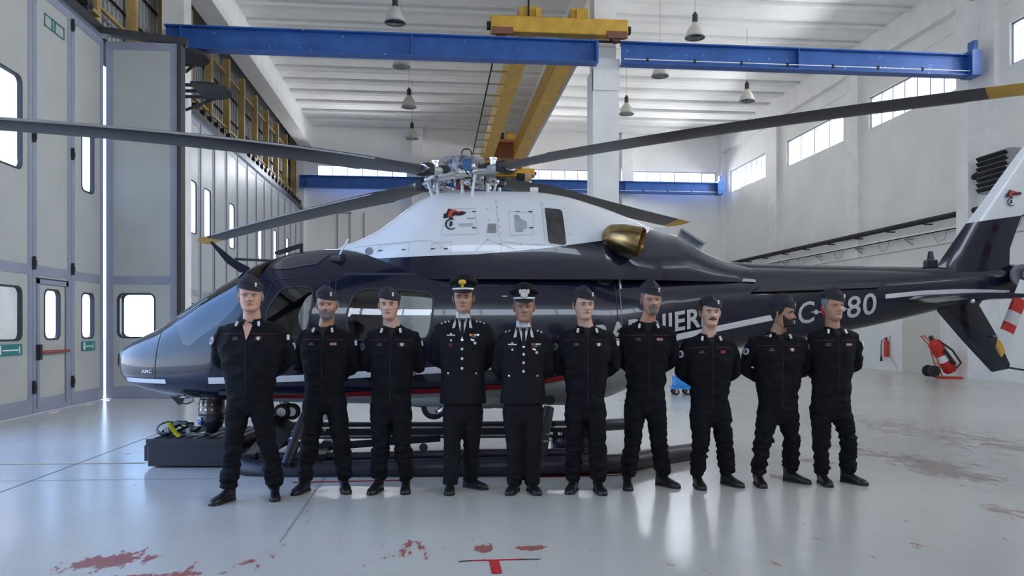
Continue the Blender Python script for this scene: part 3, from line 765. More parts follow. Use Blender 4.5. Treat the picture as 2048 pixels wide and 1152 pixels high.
def fuse_y(x, z):
    """near-side surface (negative y) of the fuselage at x, z"""
    zt, zb, hw, zc = fparm(x)
    h = (zt-zc) if z > zc else (zc-zb); u = min(abs(z-zc)/max(h, .01), .995)
    n = 2.2 if z > zc else 2.8
    return -hw*(1-u**n)**(1/2.6)
def fring(x, N=56):
    zt, zb, hw, zc = fparm(x); r = []
    for j in range(N):
        a = 2*math.pi*j/N; ca, sa = math.cos(a), math.sin(a)
        n = 2.2 if sa > 0 else 2.8
        uy = math.copysign(abs(ca)**(2/2.6), ca); uz = abs(sa)**(2/n) if False else (1-abs(uy)**2.6)**(1/n)
        r.append((x, hw*uy, zc+(zt-zc)*uz if sa >= 0 else zc-(zc-zb)*uz))
    return r
X0 = T_top[0][0]; X1 = T_top[-1][0]
def stations():
    xs = [X0+.004, X0+.02, X0+.045, X0+.08, X0+.12]; x = X0+.17
    while x < X1: xs.append(x); x += .055 if x < 3 else .09
    xs.append(X1); return xs
mbf = MB().loft([fring(x) for x in stations()])
me = bpy.data.meshes.new('tmp'); me.from_pydata([tuple(v) for v in mbf.v], [], mbf.f)
bm = bmesh.new(); bm.from_mesh(me); bmesh.ops.recalc_face_normals(bm, faces=bm.faces)

def inside(poly, x, z):
    c = False; n = len(poly)
    for i in range(n):
        (x1, z1), (x2, z2) = poly[i], poly[(i+1) % n]
        if (z1 > z) != (z2 > z) and x < (x2-x1)*(z-z1)/(z2-z1)+x1: c = not c
    return c
def cutline(bm, p, q, ext=.03):
    """bisect the faces near segment p-q (x, z) with the crosswise plane through it"""
    lo, hi = min(p[0], q[0])-ext, max(p[0], q[0])+ext; zl, zh = min(p[1], q[1])-ext, max(p[1], q[1])+ext
    fs = [f for f in bm.faces if max(v.co.x for v in f.verts) >= lo and min(v.co.x for v in f.verts) <= hi and max(v.co.z for v in f.verts) >= zl and min(v.co.z for v in f.verts) <= zh]
    if not fs: return
    d = Vector((q[0]-p[0], 0, q[1]-p[1]))
    if d.length < 1e-5: return
    nrm = Vector((d.z, 0, -d.x)).normalized()
    es = {e for f in fs for e in f.edges}; vs = {v for f in fs for v in f.verts}
    bmesh.ops.bisect_plane(bm, geom=list(vs)+list(es)+fs, dist=1e-5, plane_co=(p[0], 0, p[1]), plane_no=nrm)
def carve(bm, poly, name, m, par, both=True, ymax=None):
    """cut the outline through the shell, lift the enclosed faces into their own objects"""
    n = len(poly)
    for i in range(n): cutline(bm, poly[i], poly[(i+1) % n])
    out = []
    for side in ((-1, 1) if both else (-1,)):
        sel = [f for f in bm.faces if (f.calc_center_median().y < 0) == (side < 0) and inside(poly, f.calc_center_median().x, f.calc_center_median().z)]
        if not sel: continue
        idx = {}; vs = []; fs = []
        for f in sel:
            l = []
            for v in f.verts:
                if v not in idx: idx[v] = len(vs); vs.append(tuple(v.co))
                l.append(idx[v])
            fs.append(l)
        b = MB().add(vs, fs); out.append(b.build(name, m, par, smooth=60))
        bmesh.ops.delete(bm, geom=sel, context='FACES')
    return out
def outline_off(poly, d):
    n = len(poly); out = []; A = sum(poly[i][0]*poly[(i+1) % n][1]-poly[(i+1) % n][0]*poly[i][1] for i in range(n))
    s = 1 if A > 0 else -1
    for i in range(n):
        p0, p1, p2 = Vector(poly[i-1]), Vector(poly[i]), Vector(poly[(i+1) % n])
        a = (p1-p0).normalized(); c = (p2-p1).normalized(); t = (a+c)
        if t.length < 1e-6: t = a
        t.normalize(); nn = Vector((t.y, -t.x))*s
        out.append(tuple(p1+nn*d))
    return out
def project_strip(polys, surf, off, name, m, par, step=.05, both=False, thick=0.0):
    """flat 2-D polygons (x, z) laid onto a curved side"""
    b2 = bmesh.new()
    for poly in polys:
        vs = [b2.verts.new((p[0], 0, p[1])) for p in poly]
        try: b2.faces.new(vs)
        except ValueError: pass
    bmesh.ops.triangulate(b2, faces=b2.faces[:])
    return _proj(b2, surf, off, name, m, par, step, both)
def _proj(b2, surf, off, name, m, par, step, both=False):
    xs = [v.co.x for v in b2.verts]; zs = [v.co.z for v in b2.verts]
    for ax, lo, hi in ((0, min(xs), max(xs)), (2, min(zs), max(zs))):
        k = lo+step
        st = step if ax == 2 else step*1.6
        while k < hi:
            co = [0, 0, 0]; co[ax] = k; no = [0, 0, 0]; no[ax] = 1
            bmesh.ops.bisect_plane(b2, geom=b2.verts[:]+b2.edges[:]+b2.faces[:], dist=1e-6, plane_co=co, plane_no=no); k += st
    res = []
    for sgn in ((1, -1) if both else (1,)):
        idx = {v: i for i, v in enumerate(b2.verts)}
        vs = [(v.co.x, sgn*(surf(v.co.x, v.co.z)-off), v.co.z) for v in b2.verts]
        fs = [[idx[v] for v in f.verts] for f in b2.faces]
        b = MB().add(vs, fs); res.append(b.build(name, m, par, smooth=60))
    b2.free(); return res
def ring_frame(poly, w0, w1, surf, off, name, m, par, both=True):
    a, c = outline_off(poly, w0), outline_off(poly, w1); n = len(poly)
    return project_strip([[a[i], a[(i+1) % n], c[(i+1) % n], c[i]] for i in range(n)], surf, off, name, m, par, both=both)
def band(pts, w, surf, off, name, m, par, both=False):
    polys = []
    for (x1, z1), (x2, z2) in zip(pts, pts[1:]): polys.append([(x1, z1-w/2), (x2, z2-w/2), (x2, z2+w/2), (x1, z1+w/2)])
    return project_strip(polys, surf, off, name, m, par, both=both)
def N(px, py, y=-.78): return HP(px, py, y)          # pixel on the near side skin
fpath = lambda pts, y=-.78: [N(p, q, y) for p, q in pts]

# glazing cut out of the shell
door_win = fpath([(529,632),(538,606),(554,582),(570,573),(612,573),(621,580),(623,600),(616,650),(608,672),(560,676),(540,668)])
cab_win = fpath([(693,640),(697,612),(706,590),(720,579),(745,577),(850,583),(862,590),(866,604),(861,650),(856,672),(840,682),(720,680),(700,672)])
def roundp(poly, it=1):
    for _ in range(it):
        o = []
        for i in range(len(poly)):
            a, c = Vector(poly[i]), Vector(poly[(i+1) % len(poly)]); o += [tuple(a.lerp(c, .25)), tuple(a.lerp(c, .75))]
        poly = o
    return poly
door_win = roundp(door_win); cab_win = roundp(cab_win)
ws_poly = fpath([(352,643),(363,636),(400,610),(445,580),(492,552),(520,541),(527,552),(505,585),(480,622),(455,648),(430,664),(400,680),(382,688),(374,675),(362,655)], -.45)
ws_poly = [HP(px, py, -.40) for px, py in [(353,643),(363,600),(400,560),(450,530),(530,500),(541,528),(515,575),(480,622),(455,648),(425,668),(395,690),(380,688),(366,664)]]
for o in carve(bm, door_win, 'door_window', M_tint, hel): pass
for o in carve(bm, cab_win, 'cabin_window', M_tint, hel): pass
for o in carve(bm, ws_poly, 'windscreen', M_wsg, hel): pass
# belly / navy boundary
bl = fpath([(215,800),(440,798),(600,797),(700,792),(900,783),(1000,776),(1100,762),(1200,742),(1270,722),(1350,700),(1490,688),(1600,690)], -.76)
for p_, q_ in zip(bl[1:], bl[2:]): cutline(bm, p_, q_)
me2 = bpy.data.meshes.new('fuselage'); 
for f in bm.faces:
    c = f.calc_center_median(); f.smooth = True
    f.material_index = 1 if (bl[1][0] < c.x < bl[-2][0] and c.z < interp(bl, c.x)) else 0
for e in bm.edges:
    if len(e.link_faces) == 2 and e.calc_face_angle(0) > R(40): e.smooth = False
me2.materials.append(M_navy); me2.materials.append(M_belly); bm.to_mesh(me2); bm.free()
fus = link('fuselage', me2, hel)
ring_frame(door_win, -.005, .014, fuse_y, .006, 'window_frame', M_black, hel)
ring_frame(cab_win, -.005, .016, fuse_y, .006, 'window_frame', M_black, hel)
# cabin inside
b = MB(); xa, xb = N(430, 700)[0], N(1000, 700)[0]
b.span((xa, -.66, .78), (xb, .66, .82)); b.span((xb-.05, -.6, .8), (xb, .6, 1.95)); b.span((N(655, 700)[0]-.03, -.62, .8), (N(655, 700)[0]+.03, .62, 1.5))
b.build('cabin_floor', M_inter, hel, smooth=0)
b = MB().span((N(668, 700)[0], .55, .8), (N(735, 700)[0], .72, 2.1)).build('cabin_post', M_inter, hel, smooth=0)
b = MB().span((N(560, 600)[0], -.5, 1.9), (xb, .5, 1.95)).build('cabin_ceiling', M_inter, hel, smooth=0)
def seat(x, y, face):
    MB().box((x, y, 1.05), (.45, .42, .14), bev=.04).box((x-face*.2, y, 1.38), (.12, .42, .6), bev=.04).box((x-face*.22, y, 1.72), (.1, .24, .16), bev=.03).build('cabin_seat', M_seat, hel)
for y in (-.38, .38): seat(N(580, 650)[0], y, -1); seat(N(720, 650)[0], y, 1); seat(N(840, 650)[0], y, -1)
MB().box((N(478, 640)[0], 0, 1.22), (.25, 1.0, .35), bev=.05).build('instrument_panel', M_inter, hel)
# ---- white stripe, red stripe
wst = [(232,762),(338,762)]
band(fpath(wst, -.45), .046, fuse_y, .006, 'side_stripe', M_stripe, hel)
sp = fpath([(414,762),(520,759),(600,756),(700,750),(850,741),(1000,731),(1130,716),(1240,699),(1330,681),(1445,659),(1590,631)], -.74)
band(sp, .066, fuse_y, .006, 'side_stripe', M_stripe, hel)
band(fpath([(1768,593),(1850,585),(1930,582),(1985,583),(2032,584)], -.2), .05, fuse_y, .006, 'tail_stripe', M_stripe, hel)
band([(x, z+.01) for x, z in bl[1:-1]], .055, fuse_y, .008, 'red_stripe', M_rstripe, hel, both=True)
# ---- lettering
def text_mesh(txt, size, spacing=1.0, bold=0.0):
    cu = bpy.data.curves.new('t', 'FONT'); cu.body = txt; cu.size = size; cu.space_character = spacing; cu.offset = bold; cu.resolution_u = 3
    o = bpy.data.objects.new('t', cu); COL.objects.link(o); dg = bpy.context.evaluated_depsgraph_get(); dg.update()
    me = bpy.data.meshes.new_from_object(o.evaluated_get(dg)); bpy.data.objects.remove(o); return me
def lettering(txt, size, p0, p1, surf, y, name='lettering', m=M_letter, bold=.006, par=None, off=.008, both=False, spacing=1.05, shear=0.0):
    """text whose baseline runs from pixel p0 to pixel p1"""
    me = text_mesh(txt, size, spacing, bold); b2 = bmesh.new(); b2.from_mesh(me)
    w = max(v.co.x for v in b2.verts); a, c = Vector(HP(*p0, y)), Vector(HP(*p1, y)); d = (c-a); k = d.length/w; ang = math.atan2(d.y, d.x)
    for v in b2.verts:
        u, t = v.co.x*k, v.co.y*1.0; v.co = Vector((a.x+u*math.cos(ang)-t*math.sin(ang)*shear, 0, a.y+u*math.sin(ang)+t))
    return _proj(b2, surf, off, name, m, par or hel, .04)
lettering('CARABINIERI', .285, (1108, 702), (1416, 651), fuse_y, -.6, bold=.007)
lettering('CC', .34, (1556, 657), (1632, 643), fuse_y, -.33, bold=.003)
lettering('80', .34, (1694, 637), (1757, 626), fuse_y, -.28, bold=.003)
def disc(c, r, n=20, ry=None, a0=0, a1=360): return [(c[0]+r*math.cos(R(a0+(a1-a0)*i/n)), c[1]+(ry or r)*math.sin(R(a0+(a1-a0)*i/n))) for i in range(n)]
for px, py in ((1633, 624), (1690, 618)):      # pale marks either side of the roundel
    c = HP(px, py, -.3); 
    project_strip([disc(c, .028, 8)], fuse_y, .008, 'diamond_mark', M_letter, hel)
    band([(c[0]-.06, c[1]), (c[0]+.06, c[1])], .012, fuse_y, .009, 'diamond_mark', M_letter, hel)
c = HP(1662, 618, -.3)
for r_, m_, of in ((.12, M_rstripe, .008), (.08, M_stripe, .010), (.04, mat('roundel_green', (.02, .15, .05), .5), .012)): project_strip([disc(c, r_)], fuse_y, of, 'roundel', m_, hel)
lettering('AMC', .05, (276, 747), (302, 746), fuse_y, -.5, bold=.002)
# seams of doors and panels on the navy side
def seam(pts, y=-.78, w=.008, surf=fuse_y, m=M_bseam, off=.004, nm='panel_seam'):
    P = [HP(px, py, y) for px, py in pts]; polys = []
    for a, c in zip(P, P[1:]):
        a, c = Vector(a), Vector(c); d = (c-a)
        if d.length < 1e-4: continue
        d.normalize(); n_ = Vector((-d.y, d.x))*w/2; polys.append([tuple(a-n_), tuple(c-n_), tuple(c+n_), tuple(a+n_)])
    return project_strip(polys, surf, off, nm, m, hel)
seam([(668, 790), (668, 560), (690, 545), (1235, 560), (1240, 740)]); seam([(480, 795), (510, 640), (540, 556), (630, 552), (655, 565), (655, 795)])
seam([(310, 790), (318, 662)], -.45); seam([(680, 545), (1240, 548)], w=.03); seam([(880, 570), (1000, 570)], w=.02)
seam([(1245, 548), (1245, 740)], w=.006, m=M_seam); seam([(408, 795), (455, 668)], -.6)
for px in range(1000, 1240, 60): project_strip([disc(N(px, 535), .008, 6)], fuse_y, .006, 'rivet', M_seam, hel)
for px, py in ((1049, 535), (1247, 567)): seam([(px, py-9), (px, py+9)], w=.022, m=M_stripe, nm='step_mark', off=.006)
for px, py in ((1117, 535), (1178, 543), (1010, 592), (906, 529)): seam([(px-5, py), (px+5, py)], w=.012, m=M_letter, nm='stencil', off=.006)
seam([(1105, 524), (1130, 524)], w=.05, m=M_bseam, nm='door_handle')
project_strip([[HP(px, py, -.35) for px, py in [(543,535),(560,524),(600,512),(640,508),(664,507),(650,521),(640,531),(590,540),(560,541)]]], fuse_y, .006, 'roof_window', mat('roof_window_dark', (.035, .035, .045), .12, coat=.6), hel)
# round dark intake on the side
c = N(1213, 547, -.74)
project_strip([disc(c, .115, 24)], fuse_y, .012, 'side_intake', mat('intake_olive', (.04, .042, .035), .7), hel)
ring = disc(c, .115, 24)

# ---- engine cowling
ct_px = [(666,506),(680,494),(710,484),(745,469),(790,439),(830,409),(860,393),(885,386),(940,383),(1060,385),(1120,393),(1180,410),(1240,432),(1290,455),(1318,466),(1345,471),(1372,487),(1400,504),(1440,521),(1490,534)]
T_ct = conv(ct_px, 0.0)
T_ch = sorted((HP(p, 480, -.4)[0], w) for p, w in [(666,.14),(680,.22),(720,.34),(780,.46),(850,.56),(950,.62),(1200,.64),(1300,.56),(1400,.42),(1490,.30)])
CB = HP(900, 560, -.5)[1]
def cparm(x): return smooth_interp(T_ct, x), CB, smooth_interp(T_ch, x)
def cowl_y(x, z):
    zt, zb, hw = cparm(x); u = min(max(z-zb, 0)/max(zt-zb, .02), .998)
    return -hw*(1-u**3.0)**(1/1.9)*(1+.10*(1-u))
def cring(x, N=44):
    zt, zb, hw = cparm(x); r = []
    for j in range(N+1):
        a = math.pi*j/N; uy = math.copysign(abs(math.cos(a))**(1/1.0), math.cos(a))
        v = 1-abs(uy)**1.9; u = max(v, 0)**(1/3.0)
        r.append((x, hw*uy*(1+.10*(1-u)), zb+(zt-zb)*u))
    return r
cx0, cx1 = T_ct[0][0], T_ct[-1][0]
xs_ = [cx0+(cx1-cx0)*i/90 for i in range(91)]
mc = MB().loft([cring(x) for x in xs_])
me = bpy.data.meshes.new('tmp'); me.from_pydata([tuple(v) for v in mc.v], [], mc.f); bm = bmesh.new(); bm.from_mesh(me); bmesh.ops.recalc_face_normals(bm, faces=bm.faces)
cbnd = [HP(px, py, -.56) for px, py in [(640,516),(800,514),(960,510),(1050,502),(1100,497),(1200,483),(1260,471),(1300,463),(1330,440)]]
for p_, q_ in zip(cbnd, cbnd[1:]): cutline(bm, p_, q_)
inlet = [HP(px, py, -.60) for px, py in [(1092,412),(1123,415),(1127,420),(1131,488),(1126,492),(1099,488),(1095,483),(1091,418)]]
ins = carve(bm, inlet, 'inlet_screen', mat('inlet_dark', (.05, .045, .045), .5, var=.5, scale=9), hel)
cow = bpy.data.meshes.new('engine_cowling')
for f in bm.faces:
    c = f.calc_center_median(); f.smooth = True
    f.material_index = 1 if (c.z < interp(cbnd, c.x) or c.x > cbnd[-1][0]) else 0
for e in bm.edges:
    if len(e.link_faces) == 2 and e.calc_face_angle(0) > R(40): e.smooth = False
cow.materials.append(M_wcowl); cow.materials.append(M_navy); bm.to_mesh(cow); bm.free(); link('engine_cowling', cow, hel)
ring_frame(inlet, 0, .012, cowl_y, .01, 'inlet_frame', M_wcowl, hel)
M_seamw = mat('seam_light', (.45, .46, .48), .6)
cs = lambda pts, w=.004, m=M_seamw, nm='cowl_seam': seam(pts, -.58, w, cowl_y, m, .004, nm)
cs([(880,468),(902,414),(950,414),(955,470),(880,470)]); cs([(993,394),(996,470),(1005,485),(1085,492)]); cs([(1018,420),(1066,424),(1066,470),(1020,472),(1018,420)])
cs([(700,488),(760,484),(860,480),(900,505)]); cs([(750,505),(755,487),(816,484),(816,505)]); cs([(860,505),(865,486),(902,484),(900,508)]); cs([(950,505),(975,480),(1000,490),(1030,500)])
cs([(1085,395),(1088,492)])
c = [HP(px, py, -.6) for px, py in [(1029,428),(1038,428),(1042,436),(1053,442),(1054,455),(1047,458),(1044,464),(1031,464)]]
project_strip([c], cowl_y, .006, 'grey_patch', mat('patch_grey', (.38, .39, .41), .5), hel)
c = [HP(px, py, -.6) for px, py in [(976,447),(992,447),(992,466),(974,466)]]; project_strip([c], cowl_y, .006, 'vent_grille', mat('vent_grey', (.28, .29, .30), .5, var=.3), hel)
cs([(983,448),(983,466)], .02, M_wcowl)
project_strip([disc(HP(736, 501, -.42), .045, 16)], cowl_y, .006, 'round_vent', mat('vent2', (.2, .2, .22), .6), hel)
for px in (948, 1036, 1062, 757, 806, 866, 892):
    for py in ((421, 456) if px > 940 else (498,)):
        cs([(px-4, py), (px+4, py)], .012, M_bseam, 'stencil')
for px, py in [(993+i*1.5, 398+i*14) for i in range(6)]+[(1090, 404), (1092, 440), (1093, 470), (1134, 412), (1136, 440), (1138, 470), (1000, 488), (1040, 491), (976, 415), (978, 440), (975, 480)]:
    project_strip([disc(HP(px, py, -.58), .007, 6)], cowl_y, .006, 'rivet', M_seam, hel)
cs([(933,436),(950,436)], .008, M_seam, 'stencil'); cs([(917,448),(945,448)], .008, M_seam, 'stencil'); cs([(918,452),(946,452)], .006, M_seam, 'stencil')
def emblem(cx, cy, s, y, surf, par, nm='flame_emblem'):
    """flame over a ring, as on the cowling and the fin; s = metres per photo-crop unit"""
    g = lambda pts: [HP(cx+(u-535)/14.4*s, cy+(v-520)/14.4*s, y) for u, v in pts]
    project_strip([g([(300,510),(330,350),(370,385),(410,310),(455,210),(490,270),(560,240),(640,262),(720,300),(860,300),(985,345),(870,420),(740,440),(640,420),(600,455),(560,480),(480,480),(370,515)])], surf, .008, nm, M_black, par)
    project_strip([g([(455,470),(455,370),(490,290),(560,248),(640,250),(720,290),(800,310),(860,318),(780,350),(700,345),(640,322),(580,330),(560,380),(555,478)])], surf, .011, nm, M_emred, par)
    project_strip([g([(478,490),(590,490),(585,555),(485,555)])], surf, .008, nm, M_black, par)
    ro, ri = disc((535, 700), 170, 24), disc((548, 700), 135, 24)
    project_strip([g([ro[i], ro[(i+1) % 24], ri[(i+1) % 24], ri[i]]) for i in range(3, 20)], surf, .008, nm, M_black, par)
    project_strip([g([(490,780),(495,640),(520,605),(570,620),(575,680),(550,700),(580,755),(545,740),(525,785)])], surf, .008, nm, M_bseam, par)
emblem(902, 436, 1.0, -.55, cowl_y, hel)
# exhaust
ex = [H3(1228, 478, -.40), H3(1230, 477, -.62), H3(1250, 480, -.78), H3(1278, 484, -.88)]
exh = MB().tube([H3(1222,474,-.48), H3(1228,474,-.64), H3(1246,476,-.78), H3(1268,481,-.86), H3(1281,484,-.88)], [.10, .135, .145, .15, .155], 22, cap=False)
exh.tube([H3(1283,485,-.88), H3(1268,481,-.85), H3(1246,476,-.76)], [.145, .14, .13], 22, cap=False)
exh.build('exhaust_pipe', M_gold, hel)
MB().tube([H3(1250,477,-.78), H3(1252,477.5,-.785)], [.128, .128], 22).build('exhaust_core', M_soot, hel)
project_strip([[HP(px, py, -.5) for px, py in [(1215,492),(1262,482),(1290,500),(1250,520),(1225,512)]]], cowl_y, .02, 'exhaust_shroud', M_soot, hel)
e2 = MB().tube([(p.x, -p.y, p.z) for p in [H3(1222,474,-.48), H3(1228,474,-.64), H3(1246,476,-.78), H3(1268,481,-.86), H3(1281,484,-.88)]], [.10, .135, .145, .15, .155], 22, cap=False).build('exhaust_pipe', M_gold, hel)
# drive shaft cover on the boom and the dark strake under it
ds = [(1440,521,572),(1500,527,570),(1600,530,568),(1750,532,565),(1900,535,563)]
rings = []
for px, t_, b_ in ds:
    x, zt = HP(px, t_, 0); zb = HP(px, b_, -.12)[1]; hw = .17 if px < 1700 else .13
    rings.append([(x, hw*math.cos(a), zb+(zt-zb)*math.sin(a)**.7 if math.sin(a) > 0 else zb) for a in [math.pi*i/14 for i in range(15)]])
MB().loft(rings).build('driveshaft_cover', M_navy, hel)
st = [HP(px, py, -.34) for px, py in [(1503,584),(1520,573),(1770,563),(1768,574),(1560,584)]]
project_strip([st], fuse_y, .01, 'boom_strake', M_bseam, hel)
MB().prism(st, lambda x, z: (x, fuse_y(x, z)-.05, z), lambda x, z: (x, fuse_y(x, z)+.02, z)).build('boom_strake', mat('strake_black', (.008, .008, .012), .5), hel, smooth=0)
MB().box(H3(1861, 528, 0), (.13, .1, .10), bev=.01).build('beacon_base', M_navy, hel)
MB().tube([H3(1861, 522, 0), H3(1861, 503, 0)], [.045, .025], 12).build('beacon', M_black, hel)
# ---- fin, ventral fin, stabiliser
def fin(profile, name, m, thick, par=hel):
    """profile rows: (leading px, trailing px) pairs; lens section"""
    rings = []
    for (lp, tp), th in zip(profile, thick):
        a, c = H3(*lp), H3(*tp); r = []
        for s_ in (1, -1):
            for i in range(8):
                t = i/8 if s_ > 0 else 1-i/8
                y = th*2.2*(math.sqrt(max(t, 0))*(1-t)) if True else 0
                p = a.lerp(c, t); r.append((p.x, s_*y*(.9), p.z))
        rings.append(r)
    return MB().loft(rings).build(name, m, par, smooth=50)
# rows from bottom to top, navy then white
fin([((1868,552),(2030,552)), ((1876,528),(2019,528)), ((1900,493),(2020,497)), ((1932,447),(2043,431))], 'tail_fin', M_navy, [.10, .09, .075, .065])
fin([((1932,447),(2043,431)), ((1978,385),(2070,372)), ((2024,322),(2100,300)), ((2048,290),(2125,240)), ((2100,232),(2150,205))], 'fin_top', M_wcowl, [.0655, .06, .05, .045, .02])
def fin_y(x, z): return -.058
emblem(2022, 395, .72, -.06, fin_y, hel)
fin([((1860,605),(1975,590)), ((1876,625),(1958,610)), ((1925,682),(1992,668)), ((1981,742),(2020,728)), ((1984,744),(2019,737))], 'ventral_fin', M_navy, [.07, .065, .05, .035, .01])
MB().tube([H3(2016, 735), H3(2060, 742), H3(2100, 748)], .012, 8).build('tail_skid', M_black, hel)
seam([(1985, 672), (2000, 672)], -.05, .02, lambda x, z: -.06, M_seam)
# horizontal stabiliser, chordwise lens, spanning both sides
rings = []
for y_, l, t_, th in ((-1.05, 1800, 1985, .03), (-.95, 1778, 1990, .045), (0, 1778, 1990, .055), (.95, 1778, 1990, .045), (1.05, 1800, 1985, .03)):
    a = H3(1785 if abs(y_) < 1 else 1800, 601, 0); c = H3(1975, 597, 0); r = []
    for s_ in (1, -1):
        for i in range(9):
            t = i/9 if s_ > 0 else 1-i/9; p = a.lerp(c, t); r.append((p.x, y_, p.z+s_*th*2.4*math.sqrt(max(t, 0))*(1-t)))
    rings.append(r)
MB().loft(rings).build('stabiliser', M_navy, hel, smooth=50)
MB().ball(H3(1945, 602, -1.05), .025).build('position_light', M_steel, hel)
# tail rotor
tc = H3(2060, 548, -.42)
MB().tube([H3(2025, 545, 0), H3(2045, 547, -.2), tc], [.10, .075, .05], 14).build('tail_gearbox', M_navy, hel)
MB().cyl(tc+Vector((0, .06, 0)), tc-Vector((0, .08, 0)), .055, seg=14).cyl(tc+Vector((0, .16, 0)), tc+Vector((0, .12, 0)), .12, seg=18).build('tail_rotor_hub', M_grey, hel)
for k in range(3): 
    a = R(120*k+20); MB().tube([tc+Vector((.08*math.cos(a), .14, .08*math.sin(a))), tc+Vector((.1*math.cos(a+.3), -.05, .1*math.sin(a+.3)))], .012, 6).build('pitch_link', M_steel, hel)
def tblade(sgn):
    ax = (H3(2000, 697, -.42)-tc).normalized()*sgn; ch = ax.cross(Vector((0, 1, 0))).normalized(); L = .94
    segs = [(.10, .30, M_stripe), (.30, .46, M_red), (.46, .60, M_stripe), (.60, .70, M_red), (.70, .86, M_stripe), (.86, L, M_ylw)]
    par = None
    for a, c, m_ in segs:
        rings = []
        for t in (a, (a+c)/2, c):
            w = .085 if t < .8 else .085*(1-.35*(t-.8)/.14); p = tc+ax*t; r = []
            for s_ in (1, -1):
                for i in range(6):
                    u = i/6 if s_ > 0 else 1-i/6; r.append(tuple(p+ch*(2*u-1)*w*1.0+Vector((0, s_*.03*math.sqrt(u)*(1-u)*2, 0))+ax*(.05*(2*u-1) if t > .8 else 0)))
            rings.append(r)
        o = MB().loft(rings).build('tail_rotor_blade' if par is None else 'blade_band', m_, par or hel, smooth=50)
        par = par or o
tblade(1); tblade(-1)
# ---- rotor
HUBZ = HP(925, 350)[1]
Rm = math.radians(37.4)-GA
# blade directions, helicopter-local
def cdir(a): # camera-frame angle -> local unit
    v = Vector((math.cos(a), math.sin(a))); return Vector((v.x*math.cos(GA)+v.y*math.sin(GA), -v.x*math.sin(GA)+v.y*math.cos(GA), 0))
B4 = R(37.4)
blades = [  # direction, track in pixels of the span axis, label
    (cdir(-B4), [(1000,337),(1200,297),(1500,258),(1690,227),(1980,191)]),
    (cdir(-B4-R(90)), [(870,343),(700,312),(352,272),(0,241)]),
    (cdir(-B4+R(180)), [(865,368),(700,400),(550,441),(400,481)]),
    (cdir(-B4+R(90)), [(1000,368),(1150,404),(1280,437),(1355,452)])]
def solve_r(d, px, py):
    X = (px-CX)/F; dx = X*math.cos(GA)+math.sin(GA); dy = -X*math.sin(GA)+math.cos(GA)
    # (ccx+t dx, ccy+t dy) = r d
    det = dx*(-d.y)+d.x*dy
    t = (-_ccx*(-d.y)+d.x*(-_ccy))/det if abs(det) > 1e-9 else 0
    t = (_ccx*d.y-_ccy*d.x)/(-(dx*d.y-dy*d.x)) if abs(dx*d.y-dy*d.x) > 1e-9 else 0
    r = (_ccx+t*dx)*d.x+(_ccy+t*dy)*d.y
    return r, CH-t*(py-HY)/F
hubc = Vector((0, 0, HUBZ))
